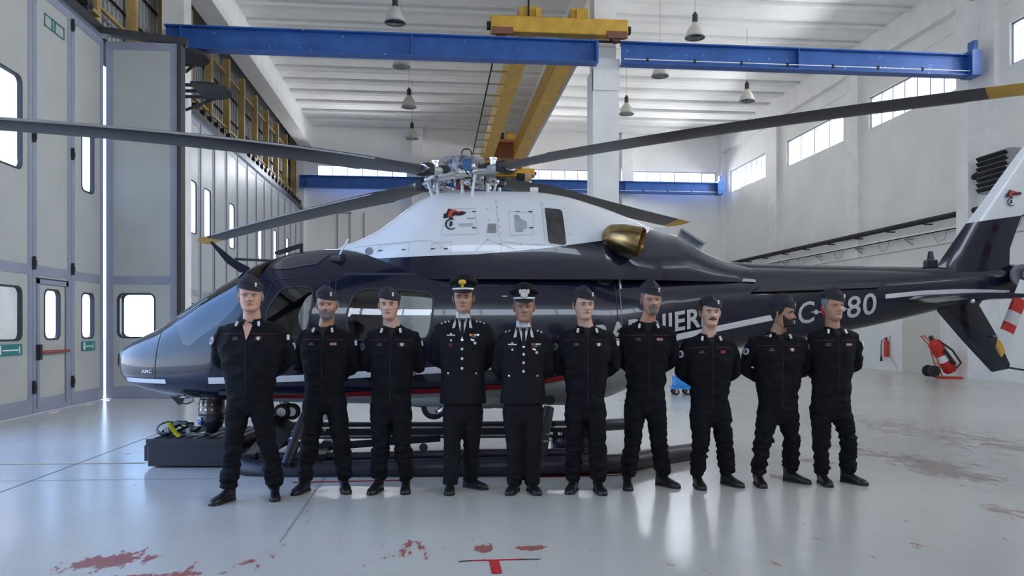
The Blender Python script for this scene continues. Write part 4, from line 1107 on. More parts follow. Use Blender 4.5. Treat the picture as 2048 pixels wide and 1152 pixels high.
for d, tr in blades:
    tab = sorted(solve_r(d, *q_) for q_ in tr)
    # fit a gentle quadratic droop through the samples
    rs = [q_[0] for q_ in tab]; zs = [q_[1] for q_ in tab]
    import numpy as np
    A = np.array([[1, r_, r_*r_] for r_ in rs]); co, *_ = np.linalg.lstsq(A, np.array(zs), rcond=None)
    zf = lambda r_: float(co[0]+co[1]*r_+co[2]*r_*r_)
    n_ = Vector((-d.y, d.x, 0))            # towards the leading edge (rotor turns anticlockwise from above)
    def bl_ring(r_, ch, th, pitch, swp=0.0):
        c = d*r_+Vector((0, 0, zf(r_))); out = []; pitch *= sg_
        for s_ in (1, -1):
            for i in range(10):
                t = i/10 if s_ > 0 else 1-i/10
                u = (.25-t)*ch-swp; v = s_*th*2.2*math.sqrt(max(t, 0))*(1-t)
                out.append(tuple(c+n_*(u*math.cos(pitch)-v*math.sin(pitch)*0)+Vector((0, 0, v+u*math.sin(pitch)))))
        return out
    sg_ = 1 if n_.y < 0 else -1
    bi = blades.index((d, tr))
    def pitch(r_): return R(((0, 0), (17, -2.8), (19, -3.0), (17, -.8))[bi][0]+((0, 0), (17, -2.8), (19, -3.0), (17, -.8))[bi][1]*r_)
    rr_ = [.62, .75, .95, 1.3, 1.32]+[1.32+i*.36 for i in range(1, 11)]+[5.06]
    cc = [(.20, .05), (.20, .045), (.25, .032), (.30, .024), (.33, .024)]+[(.33, .022)]*10+[(.33, .02)]
    bo = MB().loft([bl_ring(r_, c_, t_, pitch(r_)) for r_, (c_, t_) in zip(rr_, cc)]).build('rotor_blade', M_blade, hel, smooth=40)
    MB().loft([bl_ring(5.06, .331, .0205, pitch(5.06)), bl_ring(5.28, .33, .02, pitch(5.2)), bl_ring(5.42, .24, .015, pitch(5.4), .06), bl_ring(5.5, .10, .008, pitch(5.5), .17)]).build('blade_tip', M_ylw, bo, smooth=40)
    # paler leading edge: light caught by the blade top put into colour
    MB().tube([d*r_+Vector((0, 0, zf(r_)))+n_*(.25*.33+.002) for r_ in [1.4+i*.35 for i in range(11)]], .009, 6).build('lit_edge_strip', M_grey, bo)
    # hub arm, grip, damper
    g = Vector((0, 0, zf(.62)))
    MB().tube([hubc*1.0+d*.10, d*.30+Vector((0, 0, lerp(HUBZ, zf(.62), .4))), d*.52+Vector((0, 0, zf(.62))), d*.68+g], [(.07, .05), (.085, .055), (.085, .05), (.10, .045)], 14).build('blade_grip', M_alu, hel)
    MB().tube([d*.30+Vector((0, 0, lerp(HUBZ, zf(.62), .4)+.01)), d*.40+Vector((0, 0, zf(.62)+.01))], [(.095, .062), (.095, .062)], 14).build('elastomer_bearing', M_dark, hel)
    MB().box(d*.60+g, (.12, .19, .12), Matrix.Rotation(math.atan2(d.y, d.x), 3, 'Z'), bev=.015).build('grip_block', M_dark, hel)
    MB().cyl(d*.44+Vector((0, 0, zf(.62)+.02)), d*.44+Vector((0, 0, zf(.62)+.11)), .035, seg=10).cyl(d*.44+Vector((0, 0, zf(.62)+.1)), d*.44+Vector((0, 0, zf(.62)+.12)), .045, seg=10).build('grip_bolt', M_steel, hel)
    MB().tube([d*.42+n_*.02+Vector((0, 0, zf(.62)-.06)), d*.12+n_*.22+Vector((0, 0, HUBZ-.05))], [.03, .03], 10).tube([d*.42+n_*.02+Vector((0, 0, zf(.62)-.06)), d*.28+n_*.12+Vector((0, 0, HUBZ-.055))], .042, 10).build('lag_damper', M_steel, hel)
    MB().tube([d*.40-n_*.04+Vector((0, 0, zf(.62)-.02)), d*.36-n_*.20+Vector((0, 0, zf(.62)-.05))], .028, 8).ball(d*.36-n_*.20+Vector((0, 0, zf(.62)-.05)), .035).build('pitch_horn', M_alu, hel)
    MB().tube([d*.36-n_*.20+Vector((0, 0, zf(.62)-.05)), d*.25-n_*.16+Vector((0, 0, HUBZ-.42))], .016, 8).build('pitch_rod', M_white, hel)
MB().lathe([(.001, -.06), (.16, -.06), (.2, -.03), (.2, .03), (.14, .07), (.001, .07)], c=hubc, seg=24).build('hub', M_alu, hel)
MB().lathe([(.10, .06), (.16, .08), (.235, .155), (.25, .165), (.245, .175), (.14, .15), (.001, .14)], c=hubc, seg=28).build('hub_dish', M_steel, hel)
MB().tube([hubc+Vector((.0, -.1, .12)), hubc+Vector((-.01, -.1, .24)), hubc+Vector((.02, -.1, .27)), hubc+Vector((.07, -.1, .27)), hubc+Vector((.1, -.1, .24)), hubc+Vector((.1, -.1, .1))], .008, 6).build('lifting_eye', M_dark, hel)
MB().box(hubc+Vector((.05, -.17, .08)), (.1, .05, .14)).build('blue_tag', mat('tag_blue', (.02, .12, .3), .5), hel, smooth=0)
MB().lathe([(.11, -.52), (.10, -.35), (.075, -.28), (.07, -.05)], c=hubc, seg=18).build('mast_boot', mat('boot_red', (.22, .03, .02), .5), hel)
MB().lathe([(.001, -.20), (.19, -.20), (.21, -.23), (.19, -.26), (.001, -.26)], c=hubc, seg=24).build('swashplate', M_grey, hel)
MB().lathe([(.001, -.27), (.15, -.27), (.16, -.31), (.001, -.31)], c=hubc, seg=24).build('swashplate', M_dark, hel)
for a in (30, 150, 270):
    v = Vector((math.cos(R(a)), math.sin(R(a)), 0)); MB().tube([hubc+v*.16+Vector((0, 0, -.26)), hubc+v*.22+Vector((0, 0, -.52))], .02, 8).build('servo', M_steel, hel)
for dx, dy in ((-.27, -.12), (.28, -.12), (0, -.2), (.42, .1)):
    MB().tube([hubc+Vector((dx, dy, -.12)), hubc+Vector((dx, dy, -.50))], .018, 8).build('support_rod', M_white, hel)
for i in range(7):
    a = i*.9; MB().tube([hubc+Vector((.18*math.cos(a), .18*math.sin(a), .05)), hubc+Vector((.3*math.cos(a+.3), .3*math.sin(a+.3), .0)), hubc+Vector((.25*math.cos(a+.7), .25*math.sin(a+.7), -.12))], .009, 6).build('hydraulic_hose', M_black, hel)
for a in (10, 100, 190, 280):
    v = Vector((math.cos(R(a)), math.sin(R(a)), 0)); MB().box(hubc+v*.23+Vector((0, 0, -.12)), (.12, .05, .05), Matrix.Rotation(R(a+60), 3, 'Z')).ball(hubc+v*.3+Vector((0, 0, -.14)), .035).build('scissor_link', M_alu, hel)
# ---- small fittings
MB().prism([(px, py) for px, py in [(419,484),(425,483),(470,520),(500,535),(499,546),(480,545),(452,525)]], lambda px, py: H3(px, py, -.02), lambda px, py: H3(px, py, .02)).build('wire_cutter', M_navy, hel, smooth=0)
MB().tube([H3(470, 518), H3(553, 522)], .014, 8).build('cutter_brace', M_bseam, hel)
MB().prism([(px, py) for px, py in [(549,508),(550,503),(580,493),(604,486),(606,488),(606,508),(600,510),(599,497),(560,510)]], lambda px, py: H3(px, py, -.03), lambda px, py: H3(px, py, .03)).build('roof_antenna', M_dark, hel, smooth=0)
MB().tube([H3(676, 516, -.5), H3(684, 500, -.52), H3(697, 478, -.52)], .009, 8).build('pitot_tube', M_white, hel)
MB().tube([H3(666, 516, -.45), H3(686, 517, -.5)], .05, 10).build('pitot_base', M_black, hel)
MB().tube([H3(350, 645, -.05), H3(372, 622, -.12), H3(440, 577, -.2)], .012, 6).build('windscreen_wiper', M_black, hel)
MB().prism([(px, py) for px, py in [(318,662),(348,640),(347,650),(336,660)]], lambda px, py: H3(px, py, -.03), lambda px, py: H3(px, py, .03)).build('nose_fairing', M_navy, hel, smooth=0)
MB().prism([(px, py) for px, py in [(340,792),(368,796),(366,806),(358,811)]], lambda px, py: H3(px, py, -.05), lambda px, py: H3(px, py, .05)).build('mirror_arm', M_black, hel, smooth=0)
mb_ = MB(); P = [(362,808),(366,795),(386,793),(388,803),(376,809)]
mb_.prism(P, lambda px, py: H3(px, py, -.28), lambda px, py: H3(px, py, -.22)); mb_.build('mirror_housing', M_black, hel, smooth=0)
MB().prism([(366,806),(369,797),(385,795),(386,802),(375,806)], lambda px, py: H3(px, py, -.285), lambda px, py: H3(px, py, -.279)).build('mirror_glass', M_steel, hel, smooth=0)
MB().prism([(px, py) for px, py in [(1296,470),(1310,455),(1332,455),(1345,472)]], lambda px, py: H3(px, py, .1), lambda px, py: H3(px, py, .14)).build('cowl_vane', M_wcowl, hel, smooth=0)
mb_ = MB(); mb_.prism([(1359,457),(1365,457),(1413,487),(1408,489)], lambda px, py: H3(px, py, .5), lambda px, py: H3(px, py, .9)); mb_.build('far_strake_edge', M_grey, hel, smooth=0)
MB().prism([(1362,459),(1408,488),(1398,506),(1352,478)], lambda px, py: H3(px, py, .66), lambda px, py: H3(px, py, .7)).build('far_strake', M_wcowl, hel, smooth=0)
MB().box(H3(1068, 380, 0), (.09, .06, .05)).build('cowl_antenna', M_white, hel, smooth=0)
# belly tubs, landing gear stowed wheels
for s in (-1, 1):
    rings = []
    for px, h, w in ((740, .02, .06), (780, .08, .14), (860, .13, .18), (980, .13, .18), (1060, .08, .14), (1110, .02, .06)):
        x, z = HP(px, 790, -.62); rings.append([(x, s*.45+w*math.cos(a), z-.03+h*math.sin(a)) for a in [2*math.pi*i/16 for i in range(16)]])
    MB().loft(rings).build('belly_sponson', M_belly, hel)
def wheel(c, r=.17, w=.11, nm='main_wheel'):
    MB().lathe([(.05, -w/2), (r*.6, -w/2), (r*.85, -w/2), (r, -w/4), (r, w/4), (r*.85, w/2), (r*.6, w/2), (.05, w/2)], c=c, seg=24, M=Matrix.Rotation(R(90), 3, 'X')).build(nm, M_rub, hel)
    MB().cyl(c-Vector((0, w/2+.01, 0)), c+Vector((0, w/2+.01, 0)), r*.55, seg=18).build('wheel_hub', M_alu, hel)
for s in (-1, 1): wheel(H3(868, 813, -.5) if s < 0 else Vector((H3(868, 813, -.5).x, .5, H3(868, 813, -.5).z)), .135)
MB().tube([H3(873, 824, -.62), H3(905, 806, -.45), H3(1010, 812, -.3)], .03, 8).build('gear_strut', M_alu, hel)
nw = H3(568, 822, 0)
wheel(nw-Vector((0, .09, 0)), .09, .07, 'nose_wheel'); wheel(nw+Vector((0, .09, 0)), .09, .07, 'nose_wheel'); wheel(nw+Vector((.10, -.05, 0)), .09, .07, 'nose_wheel')
MB().cyl(nw, nw+Vector((0, 0, .22)), .035, seg=10).tube([nw+Vector((-.05, 0, .1)), nw+Vector((.15, 0, .2))], .02, 8).build('nose_strut', M_white, hel)
MB().tube([H3(640, 803, -.3), H3(648, 840, -.3)], [.03, .09], 12).build('white_cone', M_white, hel)

# ================================================================== TRANSPORT DOLLY
def C(px, py, Z): return Vector(((px-CX)/F*Z, Z, CH-(py-HY)/F*Z))
dol = root('helicopter_dolly', 'long low black transport dolly under the helicopter, with tube arms and flat end deck', 'dolly', cam2w(0, 8.6, 0), -TH)
def D(px, py, Z): v = C(px, py, Z); return Vector((v.x, v.y-8.6, v.z))
M_dol = mat('dolly_black', (.018, .017, .028), .4, var=.2)
a = D(296, 880, 8.05); 
xL, xR_ = D(285, 900, 8.1).x, D(470, 900, 8.1).x; zt = D(285, 879, 8.1).z; zb = D(285, 933, 8.1).z
MB().span((xL+.05, 8.1-8.6, zb), (xR_, 9.2-8.6, zt), bev=.01).build('end_deck_box', M_dol, dol, smooth=0)
MB().span((xL, 8.14-8.6, zb+.05), (xL+.06, 9.16-8.6, zt-.07)).build('side_plate', M_dol, dol, smooth=0)
MB().span((xL+.04, 8.09-8.6, zt-.07), (xR_, 8.12-8.6, zt+.005)).build('deck_lip', M_dol, dol, smooth=0)
b = MB()
for i in range(9): b.span((xL+.1+i*.11, 8.15-8.6, zt), (xL+.12+i*.11, 9.15-8.6, zt+.006))
b.build('tread_strip', M_dark, dol, smooth=0, props={'kind': 'stuff'})
def dtube(pts, r, nm, m=M_dol, seg=12): return MB().tube([D(*p) for p in pts], r, seg).build(nm, m, dol)
dtube([(478,925,7.85),(500,938,7.75),(560,944,7.7),(900,936,7.7),(1100,932,7.7),(1235,928,7.75),(1300,916,8.2),(1382,904,8.7)], .10, 'front_tube')
dtube([(490,915,7.95),(700,914,7.95),(980,908,7.95),(1190,906,7.95)], .05, 'front_rail')
dtube([(560,856,9.4),(900,856,9.4),(1180,852,9.5),(1262,847,9.9)], .075, 'rear_tube')
MB().add([D(430,960,7.62), D(1240,948,7.62), D(1240,942,7.62), D(430,952,7.62)], [[0,1,2,3]]) 
for a_, c_ in ((8.0, 9.3),):
    for px in (500, 640, 1150):
        MB().bar(D(px, 918, 7.8), D(px*.93+1024*.07, 868, 9.35), .1, .1).build('cross_member', M_dol, dol, smooth=0)
MB().bar(D(590, 866, 8.6), D(1190, 863, 8.6), .16, .11).build('inner_rail', M_dol, dol, smooth=0)
MB().bar(D(570, 873, 8.5), D(1080, 870, 8.5), .03, .02).build('bright_rail', M_alu, dol, smooth=0)
MB().bar(D(600, 897, 8.2), D(880, 876, 8.5), .07, .07).build('diagonal_strut', M_dol, dol, smooth=0)
MB().bar(D(470, 928, 8.3), D(1180, 922, 8.3), .2, .08).build('lower_rail', M_dol, dol, smooth=0)
MB().cyl(D(847, 895, 8.0), D(847, 895, 8.1), .045, seg=16).build('pin_knob', M_black, dol)
MB().cyl(D(1106, 848, 8.5), D(1106, 848, 8.6), .03, seg=12).build('pin_knob', M_black, dol)
for px, py in ((625, 860), (650, 862), (1120, 870), (1160, 868)): MB().cyl(D(px, py, 8.5), D(px, py-6, 8.5), .025, seg=10).build('bolt', M_steel, dol)
MB().box(D(560, 862, 8.4), (.3, .5, .18), Matrix.Rotation(R(40), 3, 'Y')).build('wedge_block', M_dark, dol, smooth=0)
MB().tube([D(612, 828, 8.0), D(595, 870, 7.8), D(572, 930, 7.6)], [.05, .06, .05], 12).build('jack_leg', M_black, dol)
for t in (.4, .55): 
    p = D(612, 828, 8.0).lerp(D(572, 930, 7.6), t); q_ = D(612, 828, 8.0).lerp(D(572, 930, 7.6), t+.03); MB().cyl(p, q_, .075, seg=14).build('clamp', M_steel, dol)
MB().tube([D(1098, 815, 7.9), D(1088, 865, 7.8), D(1080, 950, 7.7)], [.055, .06, .05], 12).build('jack_leg', M_black, dol)
MB().cyl(D(1100, 800, 7.85), D(1100, 800, 7.95), .05, seg=14).build('jack_knob', M_black, dol)
for t in (.4, .5):
    p = D(1098, 815, 7.9).lerp(D(1080, 950, 7.7), t); MB().cyl(p, p+Vector((0, 0, .015)), .08, seg=14).build('clamp', M_steel, dol)
MB().box(D(1150, 905, 8.4), (.5, .5, .3), bev=.03).build('drive_unit', M_dol, dol)
MB().box(D(1190, 888, 8.6), (.12, .2, .14), bev=.02).build('valve_block', M_grey, dol)
for px, Z in ((520, 7.75), (900, 7.72), (1200, 7.75), (620, 9.4), (1150, 9.5)):
    p = D(px, 930, Z); MB().lathe([(.02, -.04), (.06, -.04), (.08, -.02), (.08, .02), (.06, .04), (.02, .04)], c=(p.x, p.y+.1, .08), seg=16, M=Matrix.Rotation(R(90), 3, 'X')).build('castor', M_rub, dol)

# camera turret hanging under the nose, and goggles with yellow strap lying on the deck
tur = root('camera_turret', 'black and bronze drum shaped sensor turret standing beside the first man on the end deck', 'turret', cam2w(*(C(424, 850, 8.45).xy), .045), -TH)
z0 = CH-(875-HY)/F*8.45
K8 = 8.45/F
tz = lambda py: CH-(py-HY)*K8
MB().lathe([(.001, tz(876)), (.06, tz(872)), (.115, tz(858)), (.135, tz(846)), (.135, tz(838))], seg=28).build('lower_ball', mat('turret_gloss', (.02, .022, .03), .12, coat=.6), tur)
MB().lathe([(.139, tz(838)), (.139, tz(834))], seg=28).build('band', M_rub, tur)
MB().lathe([(.001, tz(838)), (.135, tz(837)), (.135, tz(812)), (.128, tz(810)), (.128, tz(806)), (.12, tz(804)), (.12, tz(797)), (.001, tz(797))], seg=28).build('drum', mat('turret_bronze', (.14, .11, .10), .3, metal=.8, var=.4, scale=9), tur)
MB().lathe([(.001, tz(797)), (.08, tz(797)), (.09, tz(782)), (.07, tz(780)), (.001, tz(780))], seg=20).build('mount', M_dark, tur)
for a_ in (-120, -95, -70, -150):
    v = Vector((math.cos(R(a_)), math.sin(R(a_)), 0)); MB().cyl(v*.13+Vector((0, 0, tz(825))), v*.142+Vector((0, 0, tz(825))), .012, seg=10).cyl(v*.13+Vector((0, 0, tz(815))), v*.14+Vector((0, 0, tz(815))), .009, seg=8).build('rivet', M_steel, tur)
v = Vector((math.cos(R(-130)), math.sin(R(-130)), 0)); MB().cyl(v*.11+Vector((0, 0, tz(848))), v*.145+Vector((0, 0, tz(848))), .04, seg=18).build('lens', mat('lens_blue', (.05, .12, .35), .08, coat=1), tur)
hs = root('strap_bundle', 'black webbing bundle with a bright yellow strap lying on the dark end deck', 'strap', cam2w(*(C(355, 860, 8.4).xy), zt), -TH)
rnd = random.Random(3)
for k in range(5):
    cx_ = -.12+.06*k; pts = [(cx_+.1*math.cos(a)*(1+.2*k % 2), .05*math.sin(a*1.0)+.02*k, .02+.06*(1+math.sin(a+k))) for a in [i*.55 for i in range(10)]]
    MB().tube(pts, [(.022, .008)]*10, 8).build('webbing', M_black, hs)
MB().tube([(-.06, -.08, .15), (-.03, -.1, .13), (.0, -.11, .08), (.05, -.11, .02), (.08, -.12, .01)], [(.03, .006)]*5, 8).build('yellow_strap', mat('strap_yellow', (.75, .68, .03), .5), hs)
MB().box((-.1, -.02, .06), (.06, .05, .07), bev=.01).box((.12, 0, .05), (.05, .04, .06), bev=.01).build('buckle', M_grey, hs)
MB().box((.2, .02, .015), (.2, .1, .03), bev=.005).build('metal_plate', M_steel, hs, smooth=0)
# ================================================================== PEOPLE
M_cov = mat('navy_coverall', (.0065, .0065, .0095), .85, var=.25, scale=14, bump=.25, bscale=180, spec=.2)
M_jkt = mat('black_dress_wool', (.009, .009, .012), .8, var=.2, scale=10, bump=.15, bscale=250, spec=.2)
M_boot = mat('black_boot_leather', (.010, .010, .012), .32, var=.3, scale=12)
M_tee = mat('black_tee', (.008, .008, .01), .9)
M_pipe = mat('red_piping', (.10, .008, .014), .6)
M_tab = mat('collar_tab_silver', (.62, .60, .58), .5)
M_silver = mat('silver_metal', (.75, .75, .74), .3, metal=.7)
M_goldb = mat('gold_badge', (.72, .45, .06), .4, metal=.3)
M_shirt = mat('white_shirt', (.72, .72, .76), .7)
M_eye = mat('eye_white', (.55, .52, .5), .3); M_iris = mat('iris_dark', (.02, .012, .008), .2)
M_lip = mat('lips', (.36, .17, .13), .5)
M_capn = mat('cap_navy', (.010, .011, .020), .75, var=.15, scale=10)
M_patch = mat('patch_white', (.50, .52, .60), .7); M_patchb = mat('patch_blue', (.015, .02, .08), .7); M_patchr = mat('patch_red', (.30, .03, .05), .7)
M_dimred = mat('badge_red', (.10, .012, .014), .7); M_dim = mat('badge_dim', (.10, .10, .09), .7)
SKINS = {'tan': (.47, .25, .165), 'fair': (.56, .31, .22), 'pale': (.62, .37, .28), 'brown': (.38, .20, .13)}
HAIRS = {'grey': (.23, .23, .23), 'silver': (.36, .36, .36), 'dark': (.018, .014, .012), 'brown': (.06, .035, .02), 'stubble': (.17, .14, .125)}
MS = {k: mat('skin_'+k, v, .5, var=.08, scale=25, bump=.05, bscale=200) for k, v in SKINS.items()}
MH = {k: mat('hair_'+k, v, .75, var=.3, scale=60, bump=.6, bscale=140) for k, v in HAIRS.items()}

HW = [(0,.030),(.04,.042),(.12,.053),(.25,.0625),(.4,.071),(.55,.0755),(.7,.0775),(.82,.071),(.91,.055),(.97,.032),(1,.004)]
HF = [(0,.070),(.04,.085),(.1,.093),(.2,.089),(.3,.091),(.4,.090),(.5,.088),(.6,.095),(.7,.095),(.82,.083),(.91,.062),(.97,.036),(1,.004)]
HB = [(0,.004),(.06,.01),(.14,.045),(.25,.066),(.4,.085),(.55,.099),(.7,.104),(.82,.092),(.91,.07),(.97,.04),(1,.004)]
def ga(x, s): return math.exp(-x*x/(2*s*s))
def head_pt(a, t, hh=.24, off=0.0, wide=1.0, jowl=0.0, sm=False):
    """a: angle from the face's front, t: height 0 chin .. 1 crown -> local point (face looks to -y)"""
    w = smooth_interp(HW, t)*wide*(1+jowl*ga(t-.15, .12)); f = smooth_interp(HF, t); bk = smooth_interp(HB, t)
    sa, ca = math.sin(a), math.cos(a); n = 2.25
    ux = math.copysign(abs(sa)**(2/n), sa); uy = math.copysign(abs(ca)**(2/n), ca)
    x = w*ux; y = -(f if ca > 0 else bk)*uy; z = t*hh
    if ca > 0 and not sm:
        ax = abs(x)
        # nose
        if .32 < t < .58:
            k = (t-.36)/(.56-.36)
            pr = .031*max(0, 1-max(k, 0))**.8 if k >= 0 else .031*max(0, 1+k*5)
            y -= pr*ga(x, .0085+.006*(1-min(max(k, 0), 1)))
            y -= .008*ga(ax-.014, .006)*ga(t-.375, .02)
        y += .013*ga(ax-.031, .013)*ga(t-.515, .045)          # sockets
        y -= .006*ga(ax-.03, .022)*ga(t-.60, .028)             # brow
        y -= .004*ga(ax-.045, .016)*ga(t-.42, .05)             # cheekbones
        y -= .0065*ga(x, .019)*(ga(t-.265, .016)+ga(t-.225, .016)) # lips
        y += .006*ga(x, .022)*ga(t-.246, .007)                 # mouth line
        y += .003*ga(x, .02)*ga(t-.17, .02)
        y -= .005*ga(x, .02)*ga(t-.09, .045)                   # chin
        y += .004*ga(ax-.024, .008)*ga(t-.33, .05)
    if off:
        nx, ny = (x/max(w, .01)**2*w, y/(.09**2)*.09); l = math.hypot(nx, ny) or 1
        k = min(1, w/.05); x += off*nx/l*k; y += off*ny/l*k; z += off*(0 if t < .8 else (t-.8)*5)
    return Vector((x, y, z))
def head_grid(hh, wide, jowl, na=72, nt=62):
    b = MB(); rings = []
    for i in range(nt+1):
        t = i/nt; t = t*.999+.0005
        rings.append([head_pt(2*math.pi*j/na, t, hh, 0, wide, jowl) for j in range(na)])
    b.loft(rings); return b
def ear(b, s, hh, wide):
    c = Vector((s*.0745*wide, .008, .47*hh))
    path = [c+Vector((0, -.004, -.028)), c+Vector((s*.006, 0, -.02)), c+Vector((s*.008, .006, 0)), c+Vector((s*.010, .008, .016)), c+Vector((s*.006, .002, .028)), c+Vector((0, -.006, .030))]
    b.tube(path, [(.006, .004), (.009, .005), (.013, .006), (.014, .006), (.010, .005), (.004, .003)], 8)
def patch_shell(a0, a1, t0f, t1f, off, hh, wide, jowl, na=24, nt=8):
    """shell lying on the head between angles a0..a1, heights t0f(a)..t1f(a)"""
    b = MB(); g = []; g2 = []
    for i in range(na+1):
        a = lerp(a0, a1, i/na); r1 = []; r2 = []
        for k in range(nt+1):
            t = lerp(t0f(a), t1f(a), k/nt); e = 1.0 if 0 < i < na and 0 < k < nt else .15
            r1.append(head_pt(a, t, hh, off*e+.0005, wide, jowl)); r2.append(head_pt(a, t, hh, -.003, wide, jowl))
        g.append(r1); g2.append(r2)
    n = nt+1
    for gg in (g, g2):
        o = [p for r in gg for p in r]; b.add(o, [[i*n+k, i*n+k+1, (i+1)*n+k+1, (i+1)*n+k] for i in range(na) for k in range(nt)])
    return b
def remesh(mb, vox, sm=3, name='m', wr=0.0, wseed=0):
    me = bpy.data.meshes.new(name); me.from_pydata([tuple(v) for v in mb.v], [], mb.f)
    bm = bmesh.new(); bm.from_mesh(me); bmesh.ops.recalc_face_normals(bm, faces=bm.faces); bm.to_mesh(me); bm.free()
    o = bpy.data.objects.new(name, me); COL.objects.link(o)
    m = o.modifiers.new('r', 'REMESH'); m.mode = 'VOXEL'; m.voxel_size = vox
    if sm: s = o.modifiers.new('s', 'SMOOTH'); s.factor = .5; s.iterations = sm
    dg = bpy.context.evaluated_depsgraph_get(); dg.update()
    out = bpy.data.meshes.new_from_object(o.evaluated_get(dg)); bpy.data.objects.remove(o)
    out.name = name
    if wr:
        nrm = [v.normal.copy() for v in out.vertices]; of = Vector((wseed*3.1, wseed*1.7, 0))
        for v, n_ in zip(out.vertices, nrm):
            p = v.co; lw = 1+.9*max(0, min(1, (.55-p.z)/.3)); q_ = Vector((p.x*6, p.y*6, p.z*(11 if p.z > .6 else 16)))+of
            a = 1-abs(noise.noise(q_))*2.2; d = wr*lw*(a*.9-.40)*.8
            q2 = Vector((p.x*17, p.y*15, p.z*24))+of; d += wr*.35*(noise.noise(q2))
            v.co = p+n_*d
    for p in out.polygons: p.use_smooth = True
    return out
def hand(b, wr, d, palm_n, s):
    """palm plus four bent fingers of unequal length and a thumb; d = direction of the hand"""
    d = d.normalized(); n = palm_n.normalized(); x = d.cross(n).normalized()
    b.tube([wr-d*.03, wr, wr+d*.03, wr+d*.075, wr+d*.092], [(.026, .020), (.028, .018), (.040, .016), (.043, .014), (.036, .010)], 12, up=n)
    for i, (o_, L) in enumerate(((-.030, .068), (-.010, .078), (.011, .074), (.030, .058))):
        p0 = wr+d*.070+x*o_; p1 = wr+d*.09+x*o_*1.05; p2 = p1+(d*.85+n*.5).normalized()*L*.45; p3 = p2+(d*.4+n*.9).normalized()*L*.35; p4 = p3+(n-d*.1).normalized()*L*.25
        b.tube([p0, p1, p2, p3, p4], [.0095, .0095, .009, .008, .006], 8)
    t0 = wr+d*.018+x*s*.022; b.tube([t0, t0+(d*.6+x*s*.8).normalized()*.035, t0+(d*.8+x*s*.5+n*.4).normalized()*.065, t0+(d*.9+x*s*.1+n*.6).normalized()*.085], [.013, .012, .010, .007], 8)
def boot(nm, pos, ang, par, shaft=.2, dress=False):
    """toe points along ang (0 = at the camera), sole on z = 0"""
    b = MB(); M = Matrix.Rotation(ang, 3, 'Z'); pos = Vector(pos)
    st = [(.085, .028, .005, .075), (.07, .036, .0, .10), (.03, .040, .0, .115), (-.02, .040, .002, .105), (-.07, .042, .0, .082), (-.12, .048, .0, .066), (-.17, .048, .0, .054), (-.205, .038, .0, .042), (-.225, .018, .004, .028)]
    rings = []
    for y, w, z0, z1 in [(q_[0]*.87, q_[1]*.93, q_[2], q_[3]) for q_ in st]:
        r = []
        for j in range(14):
            a = 2*math.pi*j/14; ca, sa = math.cos(a), math.sin(a)
            r.append(pos+M@Vector((w*math.copysign(abs(ca)**.8, ca), y, (z0+z1)/2+(z1-z0)/2*math.copysign(abs(sa)**.7, sa))))
        rings.append(r)
    b.loft(rings)
    if not dress: b.tube([pos+M@Vector((0, .035, .06)), pos+M@Vector((0, .035, .13)), pos+M@Vector((0, .04, shaft))], [(.042, .055), (.045, .056), (.052, .060)], 14)
    o = b.build(nm, M_boot, par, smooth=50)
    s_ = MB(); rings = [[pos+M@Vector((x*1.06, y, z)) for x, y in [(w*sg*.93, yy*.87) for yy, w, _, _ in st for sg in (1,)]+[(-w*.93, yy*.87) for yy, w, _, _ in st[::-1]]] for z in (.0, .018)]
    s_.loft(rings).build('sole', M_rub, o, smooth=0)
    if not dress:
        l = MB()
        for k in range(5):
            z = .075+.02*k; y = -.045+.012*k; l.tube([pos+M@Vector((-.02, y, z+.012)), pos+M@Vector((0, y-.006, z+.018)), pos+M@Vector((.02, y, z+.012))], .003, 5)
        l.build('laces', M_rub, o)
    return o

